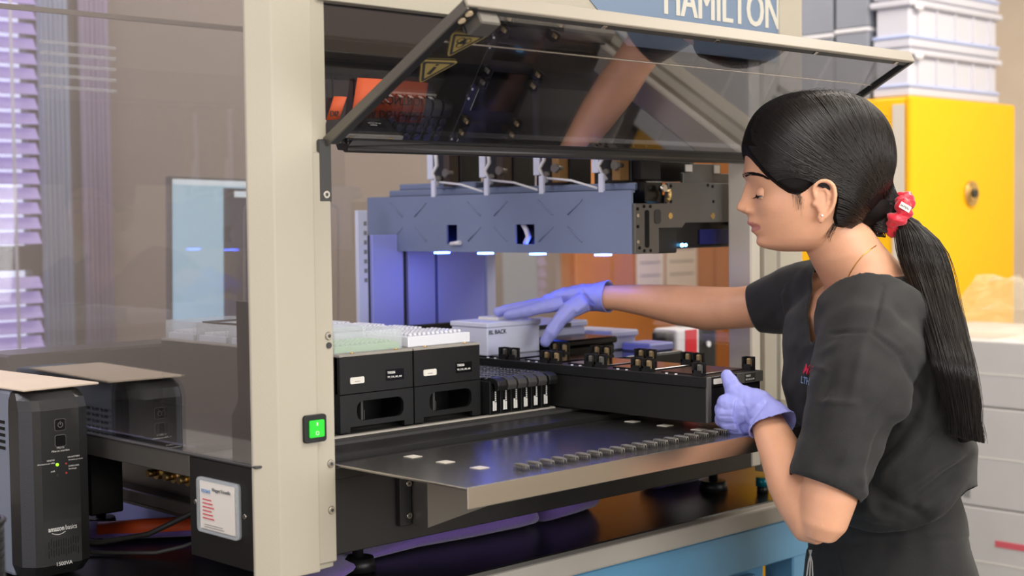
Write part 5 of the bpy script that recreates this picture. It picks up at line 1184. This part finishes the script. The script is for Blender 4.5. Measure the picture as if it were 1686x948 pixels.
def cuff_l(mb):
    d = (W(1278, 712, 2.065) - W(1248, 668, 2.10)).normalized(); x = (LV - d * LV.dot(d)).normalized(); y = d.cross(x); c0 = W(1246, 666, 2.10); rr = []
    prof = [(0.0, 0.024), (0.012, 0.0262), (0.024, 0.0290), (0.034, 0.0325), (0.043, 0.0355)]
    inner = [(0.043, 0.0335), (0.032, 0.029), (0.014, 0.018)]
    for t_, r in prof + inner: rr.append([c0 + d * (t_ + (0.008 * math.sin(2 * PI * k / 36 - 2.4) + 0.002 * math.sin(3 * 2 * PI * k / 36)) * (t_ > 0.03)) + (x * math.cos(2 * PI * k / 36) + y * math.sin(2 * PI * k / 36)) * (r * (1 + 0.06 * math.sin(3 * 2 * PI * k / 36 + 1) * t_ / 0.04)) - LV * 0.004 * (t_ > 0.02) for k in range(36)])
    mb.loft(rr)
glove(L_, cuff_l, 'left_glove', 'lilac glove gripping the carrier, thumb up', 2, [(1222, 660, 1238, 700, -1.2, 3), (1225, 692, 1258, 655, 1.4, 3.5), (1232, 700, 1262, 662, -1.3, 2.5), (1200, 640, 1215, 634, -0.9, 2), (1203, 628, 1210, 624, -0.7, 1.6), (1186, 685, 1206, 686, -1.4, 2), (1192, 699, 1212, 697, -1.2, 2), (1245, 668, 1285, 680, 1.0, 4)])
# necklace
sb = bvh_of(sk); b = MB()
path = [(1443, 404), (1432, 411), (1420, 421), (1410, 433), (1401, 447), (1394, 462), (1389, 478), (1386, 494), (1381, 504)]
pts = [on_surf(sb, x, y, 0.001) for x, y in path]; b.tube([p for p in pts if p], 0.00065, 6); 
if pts[6]: b.sphere(pts[6], 0.0016, seg=8, rings=6)
b.build('necklace', 'gold', wo)
# hair ----------------------------------------------------------------
HL = [(1222, 240), (1228, 256), (1237, 272), (1247, 287), (1260, 301), (1272, 312), (1286, 322), (1300, 325), (1312, 318), (1322, 309), (1333, 303), (1345, 303), (1355, 311), (1360, 326), (1359, 344), (1357, 362), (1362, 374), (1385, 378), (1420, 384), (1450, 392), (1480, 380)]
def hair_sd(x, y):
    """signed distance in px to the hairline, positive on the hair side (above)"""
    best = 1e9; sg = 1
    for i in range(len(HL) - 1):
        x0, y0 = HL[i]; x1, y1 = HL[i + 1]; e, t = seg_d(x, y, (x0, y0, x1, y1))
        if e < best:
            best = e; sg = 1 if (x1 - x0) * (y - y0) - (y1 - y0) * (x - x0) < 0 else -1
    return best * sg
def hair_off(px, py, lift=8.0):
    s = hair_sd(px, py)
    return -4 + (lift + 4) * max(0, min(1, (s + 3) / 11)) ** 0.7
NH = 150; vs = []; fs = []; hrows = [158 + (400 - 158) * i / 120 for i in range(121)]
for py in hrows:
    for k in range(NH):
        th = 2 * PI * k / NH; p = head_pt(py, th, 0, False); o_ = hair_off(p[0], p[1]); 
        q = head_pt(py, th, o_, False); a_ = 0
        vs.append(head_w((q[0], q[1], q[2] + a_)))
for i in range(len(hrows) - 1):
    for k in range(NH): fs.append((i * NH + k, i * NH + (k + 1) % NH, (i + 1) * NH + (k + 1) % NH, (i + 1) * NH + k))
fs.append(tuple(range(NH)))
hair = from_pd('hair', vs, fs, 'hair_dark', wo)
# bun-ward mass behind the head towards the scrunchie
b = MB(); limb(b, [(1400, 334, 2.15, 0.044), (1430, 338, 2.15, 0.036), (1452, 346, 2.15, 0.024), (1470, 352, 2.15, 0.016), (1484, 356, 2.14, 0.014)], 0.95, 28); b.build('gathered_hair', 'hair_dark', hair)
class Strands:
    def __init__(s): s.v = []; s.f = []
    def add(s, pts, r0, r1=None):
        n = len(pts); r1 = r0 if r1 is None else r1; b0 = len(s.v)
        for i, p in enumerate(pts):
            d = (pts[min(n - 1, i + 1)] - pts[max(0, i - 1)]); d = d.normalized() if d.length > 1e-7 else Vector((0, 0, 1)); x = d.orthogonal().normalized(); x = (DV - d * DV.dot(d)); x = x.normalized() if x.length > 1e-4 else d.orthogonal().normalized(); y = d.cross(x); r = r0 + (r1 - r0) * i / (n - 1)
            for k in range(3): a_ = 2 * PI * k / 3; s.v.append(p + x * (r * math.cos(a_)) + y * (r * math.sin(a_)))
        for i in range(n - 1):
            for k in range(3): s.f.append((b0 + 3 * i + k, b0 + 3 * i + (k + 1) % 3, b0 + 3 * i + 3 + (k + 1) % 3, b0 + 3 * i + 3 + k))
def lat_at(px, py):
    if py < 260: py = min(260, py + 8 * max(0, (260 - py) / 110) ** 1.2)
    fr, bk, hw, ce = interp(HT, max(159, min(400, py))); 
    r = (ce - px) / (ce - fr + 8) if px < ce else (px - ce) / (bk - ce + 8)
    r = min(0.999, abs(r)); e = 0.86 if px < ce else 1.0; c = r ** (1 / e); s_ = math.sqrt(max(0, 1 - c * c)); return (hw + 8) * s_ ** 0.92
rnd = random.Random(11); S = Strands(); TG = Vector((1466, 350))
def bez(p0, p1, p2, p3, t): return p0 * (1 - t)**3 + p1 * 3 * t * (1 - t)**2 + p2 * 3 * t * t * (1 - t) + p3 * t**3
top_sil = [(1232, 232), (1231, 215), (1240, 193), (1258, 175), (1285, 161), (1315, 153), (1350, 151), (1385, 157), (1415, 173), (1440, 197), (1458, 225)]
def polyp(pl, t):
    t = max(0, min(0.9999, t)) * (len(pl) - 1); i = int(t); f = t - i; return Vector(pl[i]).lerp(Vector(pl[i + 1]), f)
for i in range(3000):
    u = rnd.random(); q = rnd.random()
    if q < 0.33:      # from the temple hairline
        p0 = polyp(HL[:8], 0.06 + 0.94 * u) + Vector((3, -2)); d0 = Vector((22 + 20 * rnd.random(), 14 - 6 * u)); tgt = TG + Vector((rnd.uniform(-6, 6), rnd.uniform(-2, 26)))
        c1 = p0 + d0 * (1.1 - 0.5 * u) + Vector((0, -8)); c2 = tgt + Vector((-75, -30 + 42 * (u - 0.3) * 0.5)); side = 1
        if u > 0.45: c1 = p0 + Vector((25, -14)); c2 = tgt + Vector((-90, -42))
    elif q < 0.88:    # from the parting along the crown
        p0 = polyp(top_sil, u) + Vector((0, 2 + 5 * rnd.random())); tgt = TG + Vector((rnd.uniform(-4, 10), rnd.uniform(-26, 18)))
        dn = 95 * (1 - u) + 40; c1 = p0 + Vector((12 + 35 * (1 - u), dn * 0.62)); c2 = tgt + Vector((-95 * (1 - u * 0.8), -55 + 25 * (1 - u) )); side = 1
    else:             # behind the ear and along the nape
        p0 = polyp(HL[12:20], u) + Vector((2, -2)); tgt = TG + Vector((rnd.uniform(-8, 4), rnd.uniform(10, 32))); c1 = p0 + Vector((20, 4)); c2 = tgt + Vector((-30, 4)); side = 1
    if rnd.random() < 0.22: side = -1
    lift = rnd.uniform(-0.6, 1.3); pts = []; wob = rnd.uniform(0, 6)
    for k in range(17):
        t = k / 16; p = bez(p0, c1, c2, tgt, t); p += Vector((0, 1)) * (0.8 * math.sin(3 * t + wob))
        l = lat_at(p.x, p.y); 
        if t > 0.75: l = l * (1 - ((t - 0.75) / 0.25)) + (17 + rnd.uniform(-1, 1)) * ((t - 0.75) / 0.25); l = max(l, 17)
        pts.append(head_w((p.x, p.y, side * (l + lift + 0.3))))
    if any(hair_sd(*bez(p0, c1, c2, tgt, t)) < 0.3 for t in (0.3, 0.45, 0.6, 0.75)): continue
    S.add(pts, 0.00062, 0.0004)
# flyaway hairs on the crown
for i in range(260):
    p0 = polyp(top_sil, rnd.random() * 0.95); a_ = rnd.uniform(0.2, 1.1); L = rnd.uniform(8, 22); pts = []
    for k in range(7): t = k / 6; pts.append(head_w((p0.x + L * t * math.cos(a_) * (1.2), p0.y + 2 - L * 0.55 * math.sin(a_ + t * 0.4) * math.sin(PI * t * 0.8), rnd.uniform(-0.2, 0.2) + 20 * (i % 3 - 1))))
    S.add(pts, 0.00018, 0.0001)
# loose wisps before and behind the ear
for i in range(13):
    x0 = 1288 + rnd.uniform(0, 16); pts = [head_w((x0 + 6 * t + 2 * math.sin(4 * t + i), 319 + (12 + 34 * rnd.random() ** 1.5) * t, lat_at(x0, 325) - 6.0)) for t in [k / 6 for k in range(7)]]; S.add(pts, 0.0003, 0.0001)
for i in range(22):
    x0 = 1358 + rnd.uniform(0, 10); pts = [head_w((x0 - (10 + 6 * rnd.random()) * t ** 1.5, 362 + (26 + 14 * rnd.random()) * t, 66 - 10 * t)) for t in [k / 6 for k in range(7)]]; S.add(pts, 0.0004, 0.0001)
from_pd('hair_strands', S.v, S.f, 'hair_strand', hair, kind='stuff')
# ponytail
PT = [(0.0, 1484, 356, 2.14, 12), (0.06, 1499, 372, 2.135, 24), (0.14, 1513, 398, 2.13, 36), (0.25, 1524, 436, 2.12, 40), (0.38, 1539, 485, 2.105, 36), (0.52, 1555, 545, 2.10, 34), (0.66, 1571, 605, 2.10, 33), (0.80, 1582, 660, 2.10, 30), (0.92, 1587, 700, 2.10, 26), (1.0, 1590, 722, 2.10, 18)]
PT2 = []; dl = 2.14
for p in PT:
    d_ = p[3]
    for dx in (-0.8, -0.4, 0, 0.4):
        q = on_surf(tb, p[1] + dx * p[4], p[2], 0)
        if q is not None: d_ = min(d_, q.dot(CF) - p[4] * 0.62 * KP)
    d_ = max(d_, dl - 0.045); dl = d_; PT2.append((p[0], p[1], p[2], d_, p[4]))
PT = PT2
b = MB(); limb(b, [(p[1], p[2], p[3], p[4] * 0.66 * KP) for p in PT], 0.72, 28); pony = b.build('ponytail', 'hair_dark', hair)
S = Strands()
for i in range(2600):
    a_ = rnd.uniform(0, 2 * PI); rr = 0.66 + 0.38 * rnd.random() ** 0.7; end = rnd.uniform(0.90, 1.03); pts = []; wv = rnd.uniform(0, 6); spread = rnd.uniform(-1, 1)
    if rnd.random() < 0.04: rr *= 1.12
    a2 = a_ + rnd.uniform(-0.5, 0.5)
    for k in range(19):
        t = end * k / 18; x, y, d, r = interp(PT, min(t, 0.999)); 
        if t > 0.93: r = 27 + 4 * abs(spread); y = y + (t - 1.0) * 40 * (t > 1.0)
        aa = a_ + (a2 - a_) * t
        pts.append(W(x + rr * r * math.cos(aa) * 1.0 + 0.8 * math.sin(7 * t + wv), y + rr * r * 0.22 * math.cos(aa), d) - DV * (rr * r * 0.78 * math.sin(aa) * KP))
    S.add(pts, 0.0006, 0.00025)
from_pd('ponytail_strands', S.v, S.f, 'hair_strand', hair, kind='stuff')
# scrunchie
ax = (-LV * 0.86 - UV * 0.42 ).normalized(); e1 = (UV - ax * UV.dot(ax)).normalized(); e2 = ax.cross(e1); c0 = W(1478, 352, 2.145); rings = []; rnd = random.Random(5)
for i in range(72):
    a_ = 2 * PI * i / 72; rad = e1 * math.cos(a_) + e2 * math.sin(a_); ruf = 1 + 0.20 * math.sin(7 * a_) + 0.12 * math.sin(13 * a_ + 1)
    rings.append([c0 + rad * (0.0215 + 0.0118 * ruf * math.cos(q)) + ax * (0.0125 * (1 + 0.2 * math.sin(9 * a_ + 2)) * math.sin(q) + 0.003 * math.sin(5 * a_)) + rad * (0.0016 * math.sin(17 * a_ + 4 * q)) for q in [2 * PI * k / 22 for k in range(22)]])
b = MB(); rings.append(rings[0]); b.loft(rings, cap=False); scr = b.build('scrunchie', 'scrunchie_red', hair)
bpy.context.view_layer.update(); base = root_of(wo) - Vector((0, 0, H)); sv = bvh_of(scr)
u_ = (-LV * 0.84 - UV * 0.50).normalized(); v_ = (UV * 0.85 - LV * 0.45).normalized()
tc = W(1480, 343, 2.145) - DV * 0.0350
b = MB(); hw_, hh_ = 0.0085, 0.0045; q4 = [tc - u_ * hw_ - v_ * hh_, tc + u_ * hw_ - v_ * hh_, tc + u_ * hw_ + v_ * hh_, tc - u_ * hw_ + v_ * hh_]
b.loft([[q + DV * 0.0008 for q in q4], q4], smooth=False); tg_ = b.build('fabric_tag', 'paper', hair)
text('tag_lettering', 'SAPIEN', tuple(tc - u_ * 0.0078 - v_ * 0.0018 - DV * 0.0003), u_, v_, 0.0046, 'ink', hair, 0.0001, 0.0, 0.95)
